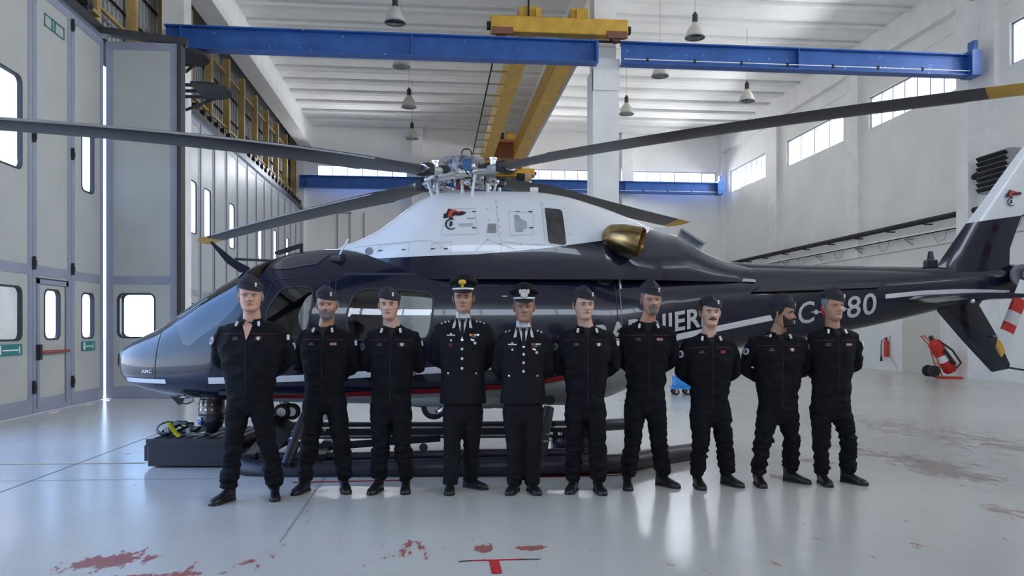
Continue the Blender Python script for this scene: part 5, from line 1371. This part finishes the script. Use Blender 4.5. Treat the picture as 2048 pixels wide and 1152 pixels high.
def person(i, label, hx, captop, chin, shx, shy, shw, hipx, crotch, feet, skin='tan', hair='grey', kind='coverall', yaw=0, hw=1.0, jowl=0.0,
           beard=None, stache=None, glasses=False, vneck=False, bulk=1.0, tilt=0, patchL=False, patchR=False, badge='red', sleeves=False, toes=(25, -25), face='calm', knees=None, cuff=.0):
    my = sum(f[1] for f in feet)/2
    Z = CH*F/(my-HY); K = Z/F; X0 = ((feet[0][0]+feet[1][0])/2-CX)*K
    r_ = root('person', label, 'person', cam2w(X0, Z, 0), -TH, 'men standing in line before the helicopter')
    fx = lambda px: (px-CX)*K-X0
    fz = lambda py: CH-(py-HY)*K
    zs, zc, zch = fz(shy), fz(crotch), fz(chin)
    xs_, xh, xhd = fx(shx), fx(hipx), fx(hx)
    sw = shw*K-.058; B = bulk
    hh = .245; HS = 1.075
    # ---------------- clothed figure
    fpos = []
    for px, py in feet:
        Zf = min(max(CH*F/(py-HY), Z-.22), Z+.22); fpos.append(Vector(((px-CX)/F*Zf-X0, Zf-Z+.02, 0)))
    offi = kind == 'officer'
    def torso(b, g=0.0, hem=None):
        T = [(zc-.02, .13, .10), (zc+.08, .178, .125), (zc+.20, .168*B, .125*B), (zs-.34, .178*B, .128*B), (zs-.22, .188*B, .130), (zs-.13, .190, .122), (zs-.075, .178, .107), (zs-.035, .145, .095), (zs-.014, .102, .086), (zs+.0, .084, .080), (zs+.006, .078, .076)]
        if hem is not None: T = [(hem, .200*B, .150), (hem+.02, .201*B, .150), (hem+.14, .184*B, .140), (hem+.26, .172*B, .128*B)]+T[4:]
        rings = []
        k = (sw+.005)/.19
        for z, rx, ry in T:
            t = min(max((z-zc)/(zs-zc), 0), 1.1); cx_ = lerp(xh, xs_, t)
            kk = lerp(1, k, min(max((z-zc-.1)/(zs-zc-.2), 0), 1)) if z < zs-.02 else 1
            rings.append([Vector((cx_+(rx*kk+g)*math.copysign(abs(math.cos(a))**.88, math.cos(a)), (.0+(.02 if z > zs-.2 else 0))+(ry+g)*math.copysign(abs(math.sin(a))**.9, math.sin(a)), z-(.032*max(0, -math.sin(a)) if z > zs-.02 else 0))) for a in [2*math.pi*j/28 for j in range(28)]])
        b.loft(rings)
    def legs(b, g=0.0, low=.10):
        for s, fp, j in ((-1, fpos[0], 0), (1, fpos[1], 1)):
            hp = Vector((xh+s*.088, 0, zc+.09)); an = Vector((fp.x, fp.y+.02, low)); kn = hp.lerp(an, .52)+Vector((s*.012, -.025, 0))
            if knees: kn.x = fx(knees[j])
            b.tube([hp, hp.lerp(kn, .3)-Vector((0, .005, 0)), hp.lerp(kn, .7), kn, kn.lerp(an, .3)+Vector((0, .012, 0)), kn.lerp(an, .7), kn.lerp(an, .88), an],
                   [(.100+g, .108+g), (.097+g, .102+g), (.084+g, .086+g), (.077+g, .078+g), (.078+g, .080+g), (.073+g+cuff, .076+g+cuff), (.072+g+cuff, .076+g+cuff), (.058+g+(.012 if offi else 0), .066+g+(.012 if offi else 0))], 16, up=(0, 1, 0))
    arms_pts = []
    for s in (-1, 1):
        S = Vector((xs_+s*(sw-.025), .018, zs-.105)); E = Vector((xs_+s*(sw+.035*B), .07, zs-.36)); Wd = Vector((lerp(xh, xs_, .4)+s*.075, .185, zs-.50-(.015*s)))
        arms_pts.append((S, E, Wd))
    def arms(b, g=0.0, end=1.0):
        for s, (S, E, Wd) in zip((-1, 1), arms_pts):
            W2 = E.lerp(Wd, end)
            b.tube([S+Vector((-s*.07, 0, .035)), S+Vector((-s*.012, 0, .012)), S.lerp(E, .35)+Vector((s*.012, 0, 0)), S.lerp(E, .8)+Vector((s*.006, 0, 0)), E, E.lerp(W2, .3), E.lerp(W2, .8), W2],
                   [(.045+g, .055+g), (.062+g, .068+g), (.062+g, .068+g), (.056+g, .060+g), (.054+g, .056+g), (.053+g, .053+g), (.045+g, .045+g), (.040+g, .040+g)], 14, up=(0, 1, 0))
    if offi:
        tb = MB(); legs(tb, -.002, .06); torso(tb, -.003); tb.ball((xh, 0, zc+.05), .12)
        tr = link('trousers', remesh(tb, .013, 3, 'trousers', .006, i), r_); tr.data.materials.append(M_jkt)
        g = MB(); torso(g, .006, hem=fz(806)); arms(g, .006, .92)
        gar = link('jacket', remesh(g, .010, 4, 'jacket', .0022, i+20), r_); gar.data.materials.append(M_jkt)
    else:
        g = MB(); torso(g); legs(g); arms(g, 0, .25 if sleeves else .9); g.ball((xh, 0, zc+.06), .125)
        gar = link('coverall', remesh(g, .011, 2, 'coverall', .015, i), r_); gar.data.materials.append(M_cov)
    bmg = bmesh.new(); bmg.from_mesh(gar.data); bvh = BVHTree.FromBMesh(bmg); bmg.free()
    # ---------------- one continuous body: limbs and trunk under the clothes, hands, neck, head
    b = MB(); torso(b, -.032); legs(b, -.034, .12); arms(b, -.024); b.ball((xh, 0, zc+.06), .10)
    for s, (S, E, Wd) in zip((-1, 1), arms_pts):
        hand(b, Wd, Vector((-s*.9, .12, -.35)), Vector((0, .9, 0)) if s < 0 else Vector((0, .9, .1)), s)
    hy = -.012
    Mh = Matrix.Rotation(R(yaw), 3, 'Z') @ Matrix.Rotation(R(tilt), 3, 'Y') @ Matrix.Scale(HS, 3)
    hc = Vector((xhd, hy, zch))
    piv = hc+Vector((0, .02, .04))
    b.tube([Vector((xs_, .03, zs-.03)), Vector((lerp(xs_, xhd, .5), .022, (zs+zch)/2+.01)), Vector((xhd, hy+.02, zch+.06))], [(.074*min(B, 1.1), .068), (.066*min(B, 1.12), .062), (.063, .062)], 20, up=(0, 1, 0))
    bme = remesh(b, .012, 2, 'body')
    hw *= 1.04; hb = head_grid(hh, hw, jowl); ear(hb, 1, hh, hw); ear(hb, -1, hh, hw)
    bm = bmesh.new(); bm.from_mesh(bme); h0 = bpy.data.meshes.new('h'); h0.from_pydata([tuple(hc+Mh@Vector(v)) for v in hb.v], [], hb.f)
    hbm = bmesh.new(); hbm.from_mesh(h0); bmesh.ops.recalc_face_normals(hbm, faces=hbm.faces)
    for f in hbm.faces:
        f.smooth = True; c = f.calc_center_median(); c = Mh.inverted() @ (c-hc)
        if abs(c.x) < .024 and c.y < -.06 and .208 < c.z/hh < .283 and abs(c.x)/.024+abs(c.z/hh-.245)/.045 < 1.15: f.material_index = 1
    hbm.to_mesh(h0); hbm.free()
    bm.from_mesh(h0)
    for f in bm.faces: f.smooth = True
    bm.to_mesh(bme); bm.free()
    bme.materials.append(MS[skin]); bme.materials.append(M_lip)
    link('body', bme, r_)
    def HB_(mb, nm, m, par=None): 
        mb.v = [tuple(hc+Mh@Vector(v)) for v in mb.v]; return mb.build(nm, m, par or r_)
    for s in (-1, 1):
        ec = head_pt(s*.35, .515, hh, 0, hw); ec.x = s*.031
        ec.y = -.0805
        e = HB_(MB().ball(ec, .0125, 12, 8, (1.0, .55, .42)), 'eye', M_eye)
        HB_(MB().ball(ec+Vector((0, -.0055, 0)), .0055, 10, 6, (1, .5, .9)), 'iris', M_iris, e)
        HB_(MB().tube([ec+Vector((-.014, -.001, .001)), ec+Vector((-.006, -.0065, .006)), ec+Vector((.006, -.0065, .006)), ec+Vector((.014, -.001, .001))], .0028, 6), 'eyelid', MS[skin], e)
        bp = [head_pt(math.atan2(s*x/.0755, 1)*.98, t, hh, .002, hw) for x, t in ((.014, .575), (.026, .592), (.040, .588), (.050, .572))]
        HB_(MB().tube(bp, [(.002, .0035), (.003, .005), (.003, .0045), (.001, .002)], 6), 'eyebrow', MH[hair if hair != 'silver' else 'grey'])
    # short hair round the sides and back
    def tl(a): a = abs((a+math.pi) % (2*math.pi)-math.pi); return interp([(0, .80), (.9, .80), (1.15, .70), (1.3, .56), (1.55, .46), (1.85, .44), (2.2, .30), (3.14, .20)], a)
    hs_ = patch_shell(.95, 2*math.pi-.95, tl, lambda a: .86, .006 if hair != 'none' else .002, hh, hw, jowl, 40, 8)
    HB_(hs_, 'hair', MH[hair])
    if beard:
        def bt0(a): return .015+.0*a
        lim = .62 if beard[1] == 'goatee' else 1.3
        def bt1(a): a = abs((a+math.pi) % (2*math.pi)-math.pi); return interp([(0, .205), (.25, .20), (.42, .30), (.7, .32), (1.0, .36), (1.3, .47)], a)
        HB_(patch_shell(-lim, lim, bt0, bt1, .007 if beard[1] == 'full' else .0018, hh, hw, jowl, 40, 8), 'beard', MH[beard[0]])
    if stache or beard:
        st_ = stache or beard[0]
        HB_(patch_shell(-.5, .5, lambda a: .272-.06*abs(a), lambda a: .322-.08*abs(a), .006, hh, hw, jowl, 14, 4), 'moustache', MH[st_])
    if glasses:
        gl = MB()
        for s in (-1, 1):
            c = Vector((s*.031, -.098, .505*hh)); gl.tube([c+Vector((.021*math.cos(a), .002*abs(math.cos(a)), .016*math.sin(a))) for a in [2*math.pi*k/16 for k in range(17)]], .0009, 5)
            gl.tube([c+Vector((s*.021, 0, .004)), Vector((s*.074, -.05, .52*hh)), Vector((s*.078, .01, .52*hh))], .0009, 5)
        gl.tube([(-.010, -.099, .51*hh), (.010, -.099, .51*hh)], .0009, 5); HB_(gl, 'glasses', M_grey)
    # ---------------- caps
    ct = (fz(captop)-zch)/HS      # cap top above the chin
    if not offi:
        c = MB(); base_t = .735; rings = []
        # boat-shaped side cap: oval band, sloping walls, folded crest running front to back
        for k, (u, sc_) in enumerate(((0, 1.06), (.3, 1.09), (.5, .92), (.75, .58), (.93, .24), (1, .08))):
            r = []
            for j in range(32):
                a = 2*math.pi*j/32; p = head_pt(a, base_t, hh, .008, hw, 0, True)
                z = base_t*hh+.012*math.cos(a)*-1*(1-u)+u*(ct-base_t*hh-.006)*(1-.16*(1-math.cos(2*a))*.5*0)
                fr = max(0, math.cos(a)); 
                x = p.x*sc_; y = p.y*(1.04-.22*u*u)
                z -= u*.028*(abs(y)/.1)**2+.16*x+u*.1*x
                r.append(Vector((x, y, z)))
            rings.append(r)
        c.loft(rings); cap_o = HB_(c, 'side_cap', M_capn)
        pp = []
        for j in range(-9, 10):
            a = j*.19; p = head_pt(a, base_t, hh, .008, hw, 0, True); pp.append(Vector((p.x*1.085, p.y*1.05-.002, base_t*hh+.045-.016*abs(j)/9-.17*p.x)))
        HB_(MB().tube(pp, .0022, 5), 'cap_piping', M_pipe, cap_o)
        e = MB(); p = head_pt(.45, base_t, hh, .012, hw, 0, True); bx_, by_, bz_ = p.x*1.02, p.y*1.03, base_t*hh+.026
        e.ball((bx_, by_, bz_-.006), .008, 8, 6, (1, .5, 1)).ball((bx_, by_, bz_+.010), .007, 8, 6, (1.3, .5, 1.6)); HB_(e, 'cap_badge', M_silver, cap_o)
    else:
        c = MB(); bt = .72*hh; top = ct; rings = []
        for (u, rx, ry) in ((bt, .083, .103), (bt+.035, .086, .106), (bt+.045, .092, .112), (bt+.06, .118, .135), (bt+.075, .124, .140), (top-.012, .095, .110), (top, .045, .06), (top+.002, .004, .004)):
            rings.append([Vector((rx*math.cos(a), -.008+ry*math.sin(a), u+(.024*max(0, -math.sin(a)) if u > bt+.04 else .0)+(.012 if u == bt else 0)*0)) for a in [2*math.pi*j/36 for j in range(36)]])
        c.loft(rings); cap_o = HB_(c, 'peaked_cap', M_jkt)
        v = MB(); rr1, rr2 = [], []
        for j in range(17):
            a = R(205+130*j/16); rr1.append(Vector((.084*math.cos(a), -.008+.104*math.sin(a), bt+.008))); rr2.append(Vector((.090*math.cos(a), -.008+.104*math.sin(a)-.045*math.sin(R(180*j/16)), bt-.016*math.sin(R(180*j/16)))))
        n = 17; v.add(rr1+rr2, [[k, k+1, n+k+1, n+k] for k in range(16)]); v.add([p+Vector((0, 0, .004)) for p in rr1+rr2], [[k, k+1, n+k+1, n+k] for k in range(16)])
        HB_(v, 'visor', M_black, cap_o)
        br = MB(); 
        for k in range(15):
            a = R(208+124*k/14); br.ball((.090*math.cos(a), -.008+.112*math.sin(a), bt+.022), .010, 8, 6, (1, .7, 1.1))
        HB_(br, 'chin_braid', M_silver, cap_o)
        fb = MB(); y0 = -.142
        if i == 4:
            fb.ball((0, -.128, bt+.042), .013, 10, 8, (1, .5, 1)).ball((0, -.142, bt+.075), .03, 12, 8, (1.05, .4, .8)).box((0, -.135, bt+.055), (.014, .012, .02)); HB_(fb, 'cap_badge', M_goldb, cap_o)
        else:
            fb.ball((0, -.134, bt+.048), .03, 12, 8, (1.0, .35, .9)).ball((-.03, -.138, bt+.075), .014, 8, 6, (1, .5, 1.6)).ball((.03, -.138, bt+.075), .014, 8, 6, (1, .5, 1.6)).ball((0, -.140, bt+.082), .016, 8, 6, (1.4, .5, .9)); HB_(fb, 'cap_badge', M_tab, cap_o)
    # ---------------- front details laid on the garment
    def FR(x, z, off=.004):
        h = bvh.ray_cast(Vector((x, -1.5, z)), Vector((0, 1, 0)))
        return Vector((x, (h[0].y if h[0] is not None else -.1)-off, z))
    def quadpatch(pts, nm, m, off=.004, par=None, nu=4, nv=4):
        """4 corner points (x, z) -> patch following the cloth"""
        (a, c, d, e) = [Vector(p) for p in pts]; vs = []; b_ = MB()
        for i_ in range(nu+1):
            for k_ in range(nv+1):
                u, v_ = i_/nu, k_/nv; p = a.lerp(c, u).lerp(e.lerp(d, u), v_); vs.append(FR(p.x, p.y, off))
        n = nv+1; b_.add(vs, [[i_*n+k_, i_*n+k_+1, (i_+1)*n+k_+1, (i_+1)*n+k_] for i_ in range(nu) for k_ in range(nv)])
        return b_.build(nm, m, par or r_, smooth=60)
    def rectp(cx_, cz, w, h, nm, m, off=.005, par=None, sh=0.0): return quadpatch([(cx_-w/2, cz-h/2), (cx_+w/2, cz-h/2), (cx_+w/2+sh, cz+h/2), (cx_-w/2+sh, cz+h/2)], nm, m, off, par)
    def dotp(cx_, cz, r0, nm, m, off=.006, par=None):
        vs = [FR(cx_, cz, off+.002)]+[FR(cx_+r0*math.cos(a), cz+r0*math.sin(a), off) for a in [2*math.pi*k/14 for k in range(14)]]
        return MB().add(vs, [[0, 1+k, 1+(k+1) % 14] for k in range(14)]).build(nm, m, par or r_)
    nb = zs+(.02 if offi else -.022)
    xc = xs_
    if not offi:
        dp = .15 if vneck else .075
        quadpatch([(xc-.004, nb-dp), (xc+.004, nb-dp), (xc+.052, nb+.0), (xc-.052, nb+.0)], 'neck_opening', MS[skin] if vneck else M_tee, .005, nu=6, nv=8)
        # collar flaps
        for s in (-1, 1):
            P = []; 
            for k in range(9):
                a = lerp(R(100), R(-62), k/8); P.append((a, k/8))
            inn = [Vector((xc+s*.078*math.cos(a), .018+.073*math.sin(a), zs+.030-.035*t)) for a, t in P]
            out_ = [Vector((xc+s*(.098+.004*t)*math.cos(a), .018+(.094)*math.sin(a), zs+.012-.040*t)) for a, t in P]
            tip = FR(xc+s*.100*B, zs-.080, .012); mid = FR(xc+s*.012, nb-dp*.55, .010)
            tip2 = FR(xc+s*.030, zs-.055, .014)
            inn.append(FR(xc+s*.030, zs-.045, .014)); out_.append(tip)
            n = len(inn); bb = MB().add(inn+out_, [[k, k+1, n+k+1, n+k] for k in range(n-1)]); bb.add([p+Vector((0, .004, -.004)) for p in inn+out_], [[k, k+1, n+k+1, n+k] for k in range(n-1)])
            co_ = bb.build('collar', M_cov, r_, smooth=60)
            tc_ = (inn[-1]*.42+out_[-1]*.58)+Vector((s*.002, 0, .008)); q_ = Matrix.Rotation(R(-s*14), 3, 'Y')
            tc_ = FR(xc+s*.084*B, zs-.040, .020)
            MB().box(tc_, (.020, .005, .046), q_ @ Matrix.Rotation(R(-28), 3, 'X')).build('collar_tab', M_tab, co_, smooth=0)
        quadpatch([(xc-.003, zc+.12), (xc+.003, zc+.12), (xc+.003, nb-dp), (xc-.003, nb-dp)], 'zip', M_dark, .004, nv=16, nu=1)
        z_ = zs-.125
        for s in (-1, 1):
            quadpatch([(xc+s*.03, z_), (xc+s*(sw-.015), z_-.004), (xc+s*(sw-.015), z_+.000), (xc+s*.03, z_+.0045)], 'piping', M_pipe, .004, nu=10, nv=1)
        for s, m_ in ((-1, M_dim), (1, {'red': M_dimred, 'white': M_tab, 'pink': M_patchr}.get(badge, M_dim))):
            q_ = rectp(xc+s*.098, zs-.163, .056, .032, 'name_patch', M_tee if s < 0 else M_dimred, .005)
            if s < 0: rectp(xc+s*.098, zs-.170, .05, .008, 'patch_print', M_dim, .007, q_); rectp(xc+s*.098, zs-.157, .024, .010, 'patch_print', M_dim, .007, q_, .004)
            else:
                if badge == 'white': rectp(xc+s*.098, zs-.160, .026, .020, 'patch_print', M_tab, .007, q_); rectp(xc+s*.098, zs-.174, .016, .010, 'patch_print', M_tab, .007, q_)
                elif badge == 'pink': rectp(xc+s*.098, zs-.163, .058, .018, 'patch_print', mat('print_pink', (.42, .25, .24), .7), .007, q_)
                else: dotp(xc+s*.098, zs-.163, .012, 'patch_print', M_emred, .007, q_)
        # sleeve patches on the outside of the upper arms
        for s in (-1, 1):
            S, E, _w = arms_pts[0 if s < 0 else 1]; c_ = S.lerp(E, .32)
            h = bvh.ray_cast(c_+Vector((s*.4, -.35, 0)), Vector((-s*.4, .35, 0)).normalized())
            if h[0] is None: continue
            nn = h[1]; ux = nn.cross(Vector((0, 0, 1))).normalized(); uz = ux.cross(nn).normalized()
            if s < 0 and patchL is not None:
                b_ = MB(); c0 = h[0]+nn*.010
                def dsk(r0, o_): return [c0+nn*o_+ux*r0*math.cos(a)*.8+uz*r0*math.sin(a) for a in [2*math.pi*k/18 for k in range(18)]]
                pt = MB().prism([(k, 0) for k in range(18)], lambda k, _: dsk(.034, -.012)[int(k)], lambda k, _: dsk(.034, 0)[int(k)]).build('sleeve_patch', M_patch if patchL else M_dim, r_)
                MB().add(dsk(.019, .002), [list(range(18))]).build('patch_print', M_patchb if patchL != 'red' else M_patchr, pt)
            if s > 0:
                c0 = h[0]+nn*.006-uz*.0+Vector((0, 0, .03))
                b_ = MB().add([c0+ux*dx+uz*dz for dx, dz in ((-.012, -.022), (.012, -.022), (.012, .022), (-.012, .022))], [[0, 1, 2, 3]]).build('sleeve_flag', M_tab, r_, smooth=0)
        # pockets on the thighs, waist seam
        for s in (-1, 1):
            quadpatch([(xh+s*.05, zc+.17), (xh+s*.13, zc+.13), (xh+s*.132, zc+.137), (xh+s*.052, zc+.177)], 'pocket_seam', M_tee, .004, nu=6, nv=1)
            h = zc-.10; quadpatch([(xh+s*.07, h-.12), (xh+s*.16, h-.12), (xh+s*.155, h+.02), (xh+s*.07, h+.02)], 'thigh_pocket', M_cov, .012, nu=5, nv=5)
        quadpatch([(xh-.155, zc+.205), (xh+.155, zc+.205), (xh+.155, zc+.238), (xh-.155, zc+.238)], 'belt', M_cov, .006, nu=14, nv=2)
    else:
        quadpatch([(xc-.006, nb-.19), (xc+.006, nb-.19), (xc+.046, nb-.01), (xc-.046, nb-.01)], 'shirt_front', M_shirt, .006, nu=6, nv=10)
        quadpatch([(xc-.018, nb-.18), (xc+.018, nb-.18), (xc+.012, nb-.04), (xc-.012, nb-.04)], 'tie', M_tee, .012, nu=3, nv=8)
        rectp(xc, nb-.032, .030, .030, 'tie_knot', M_tee, .018)
        MB().lathe([(.067, zs+.01), (.064, zs+.065), (.060, zs+.065)], c=(xc, .020, 0), seg=28).build('shirt_neckband', M_shirt, r_)
        for s in (-1, 1):
            MB().add([FR(xc+s*.003, nb-.025, .012), FR(xc+s*.030, nb-.065, .016), FR(xc+s*.052, nb-.02, .012), Vector((xc+s*.060, -.005, zs+.062)), Vector((xc+s*.040, -.040, zs+.058))], [[0, 1, 2, 3, 4]]).build('shirt_collar', M_shirt, r_, smooth=0)
            lp_ = quadpatch([(xc+s*.010, nb-.225), (xc+s*.080, nb-.120), (xc+s*.098, nb-.03), (xc+s*.050, nb-.01)], 'lapel', M_jkt, .010, nu=6, nv=6)
            quadpatch([(xc+s*.064, nb-.098), (xc+s*.090, nb-.104), (xc+s*.072, nb-.022), (xc+s*.052, nb-.015)], 'collar_tab', M_tab, .018, lp_, nu=2, nv=4)
            S = arms_pts[0 if s < 0 else 1][0]
            b_ = MB()
            for k in range(3 if i == 4 else 2):
                x_ = xc+s*(.125+.032*k); h = bvh.ray_cast(Vector((x_, -.02, zs+.5)), Vector((0, 0, -1)))
                if h[0] is not None: b_.ball(h[0]+Vector((0, -.01, .004)), .010, 8, 6)
            b_.build('shoulder_star', M_silver, r_)
            h0_ = bvh.ray_cast(Vector((xc+s*.20, .0, zs+.5)), Vector((0, 0, -1)))[0]
            quadpatch([(xc+s*.06, zs-.18), (xc+s*.14, zs-.18), (xc+s*.14, zs-.165), (xc+s*.06, zs-.165)], 'pocket_flap', M_tee, .006, nu=4, nv=1)
            dotp(xc+s*.10, zs-.19, .009, 'button', M_silver, .008)
            dotp(lerp(xh, xc, .25)+s*.125, fz(745 if i == 4 else 750), .008, 'button', M_silver, .008)
            quadpatch([(lerp(xh, xc, .2)+s*.06, fz(752)), (lerp(xh, xc, .2)+s*.155, fz(752)), (lerp(xh, xc, .2)+s*.155, fz(748)), (lerp(xh, xc, .2)+s*.06, fz(748))], 'pocket_flap', M_tee, .006, nu=4, nv=1)
        for k, py in enumerate((679, 697, 716, 735) if i == 4 else (692, 708, 724, 741)):
            dotp(lerp(xc, xh, .15*k), fz(py), .0125, 'button', M_silver, .010)
        rectp(xc-.10, zs-.145, .075, .010, 'wing_badge', M_silver, .008); rectp(xc-.10, zs-.133, .018, .012, 'wing_badge', M_silver, .008)
        for k, m_ in enumerate((M_emred, M_teal, M_tab, M_goldb)): rectp(xc+.075+.022*k, zs-.142, .020, .014, 'ribbon', m_ if i == 5 else (M_goldb, M_emred, M_tab, M_silver)[k], .008)
        for k, m_ in enumerate((M_dimred, M_teal, M_patchb)): rectp(xc+.08+.026*k, zs-.160, .024, .013, 'ribbon', m_, .008)
        dotp(xc+.085, zs-.185, .009, 'medal', M_silver, .008); dotp(xc+.115, zs-.215, .013, 'medal', M_tab, .008); 
        if i == 4: dotp(xc-.10, zs-.235, .018, 'medal', M_dimred, .008)
        quadpatch([(lerp(xc, xh, 1)-.003, fz(806)+.01), (lerp(xc, xh, 1)+.003, fz(806)+.01), (xc+.003, nb-.22), (xc-.003, nb-.22)], 'jacket_front_edge', M_tee, .005, nu=1, nv=14)
    for fp, a in zip(fpos, toes): boot('boot' if not offi else 'dress_shoe', fp, R(a*.8), r_, .17, offi)
    return r_

person(1, 'grey-haired heavy-set man looking down, open V collar, first of the row on the turret side', 502, 546, 624, 502, 638, 77, 500, 818, [(453, 1004), (548, 996)], 'fair', 'silver',
       yaw=14, tilt=0, hw=1.06, jowl=.12, vneck=True, bulk=1.13, patchL='red', badge='white', toes=(-28, 22), knees=(470, 532))
person(2, 'smiling man with short grey beard and side cap, before the front door window', 655, 568, 640, 650, 651, 63, 650, 815, [(607, 984), (688, 982)], 'tan', 'grey',
       yaw=5, beard=('stubble', 'short'), patchL=True, badge='pink', toes=(-18, 24), knees=(621, 681), hw=.98)
person(3, 'clean-shaven man with bare forearms, in front of the large cabin window', 779, 571, 640, 785, 652, 60, 782, 828, [(755, 983), (811, 982)], 'pale', 'brown',
       yaw=0, patchL=False, badge='white', sleeves=True, toes=(-14, 8), knees=(762, 805))
person(4, 'officer in peaked cap with gold flame badge, black jacket and tie', 927, 553, 626, 926, 638, 64, 926, 838, [(900, 984), (941, 976)], 'tan', 'dark', 'officer',
       yaw=0, toes=(2, 68), knees=(905, 942))
person(5, 'officer in peaked cap with large silver badge and medal ribbons', 1048, 571, 645, 1047, 656, 58, 1046, 836, [(1029, 984), (1064, 984)], 'brown', 'grey', 'officer',
       yaw=0, toes=(-20, 20), knees=(1030, 1066))
person(6, 'man with thin glasses looking aside, standing beside the silver-badged officer', 1167, 569, 640, 1173, 652, 64, 1170, 828, [(1147, 982), (1197, 984)], 'pale', 'brown',
       yaw=14, glasses=True, badge='white', patchL=False, toes=(-22, 10), knees=(1150, 1195))
person(7, 'tall man with grey goatee and dark side cap, below the round side intake', 1302, 556, 630, 1294, 643, 62, 1290, 822, [(1255, 975), (1327, 972)], 'tan', 'grey',
       yaw=3, beard=('stubble', 'goatee'), patchL=True, badge='pink', toes=(-6, 48), knees=(1265, 1318))
person(8, 'shorter man with dark moustache, hiding the end of the fuselage lettering', 1420, 589, 654, 1419, 668, 60, 1420, 838, [(1397, 974), (1457, 970)], 'pale', 'brown',
       yaw=0, stache='dark', patchL=True, badge='red', toes=(0, 36), knees=(1400, 1450))
person(9, 'bearded man turning his head aside, in front of the first fuselage letters CC', 1564, 585, 656, 1556, 664, 66, 1556, 836, [(1518, 970), (1584, 964)], 'brown', 'dark',
       yaw=52, beard=('dark', 'full'), patchL=True, badge='white', toes=(-4, 52), knees=(1522, 1586), bulk=1.03)
person(10, 'grey-haired clean-shaven man, last of the row, beneath the white number 80', 1665, 572, 641, 1668, 654, 57, 1660, 832, [(1647, 968), (1699, 966)], 'tan', 'grey',
       yaw=12, patchL=False, badge='pink', toes=(-2, 42), knees=(1642, 1698), hw=.98)
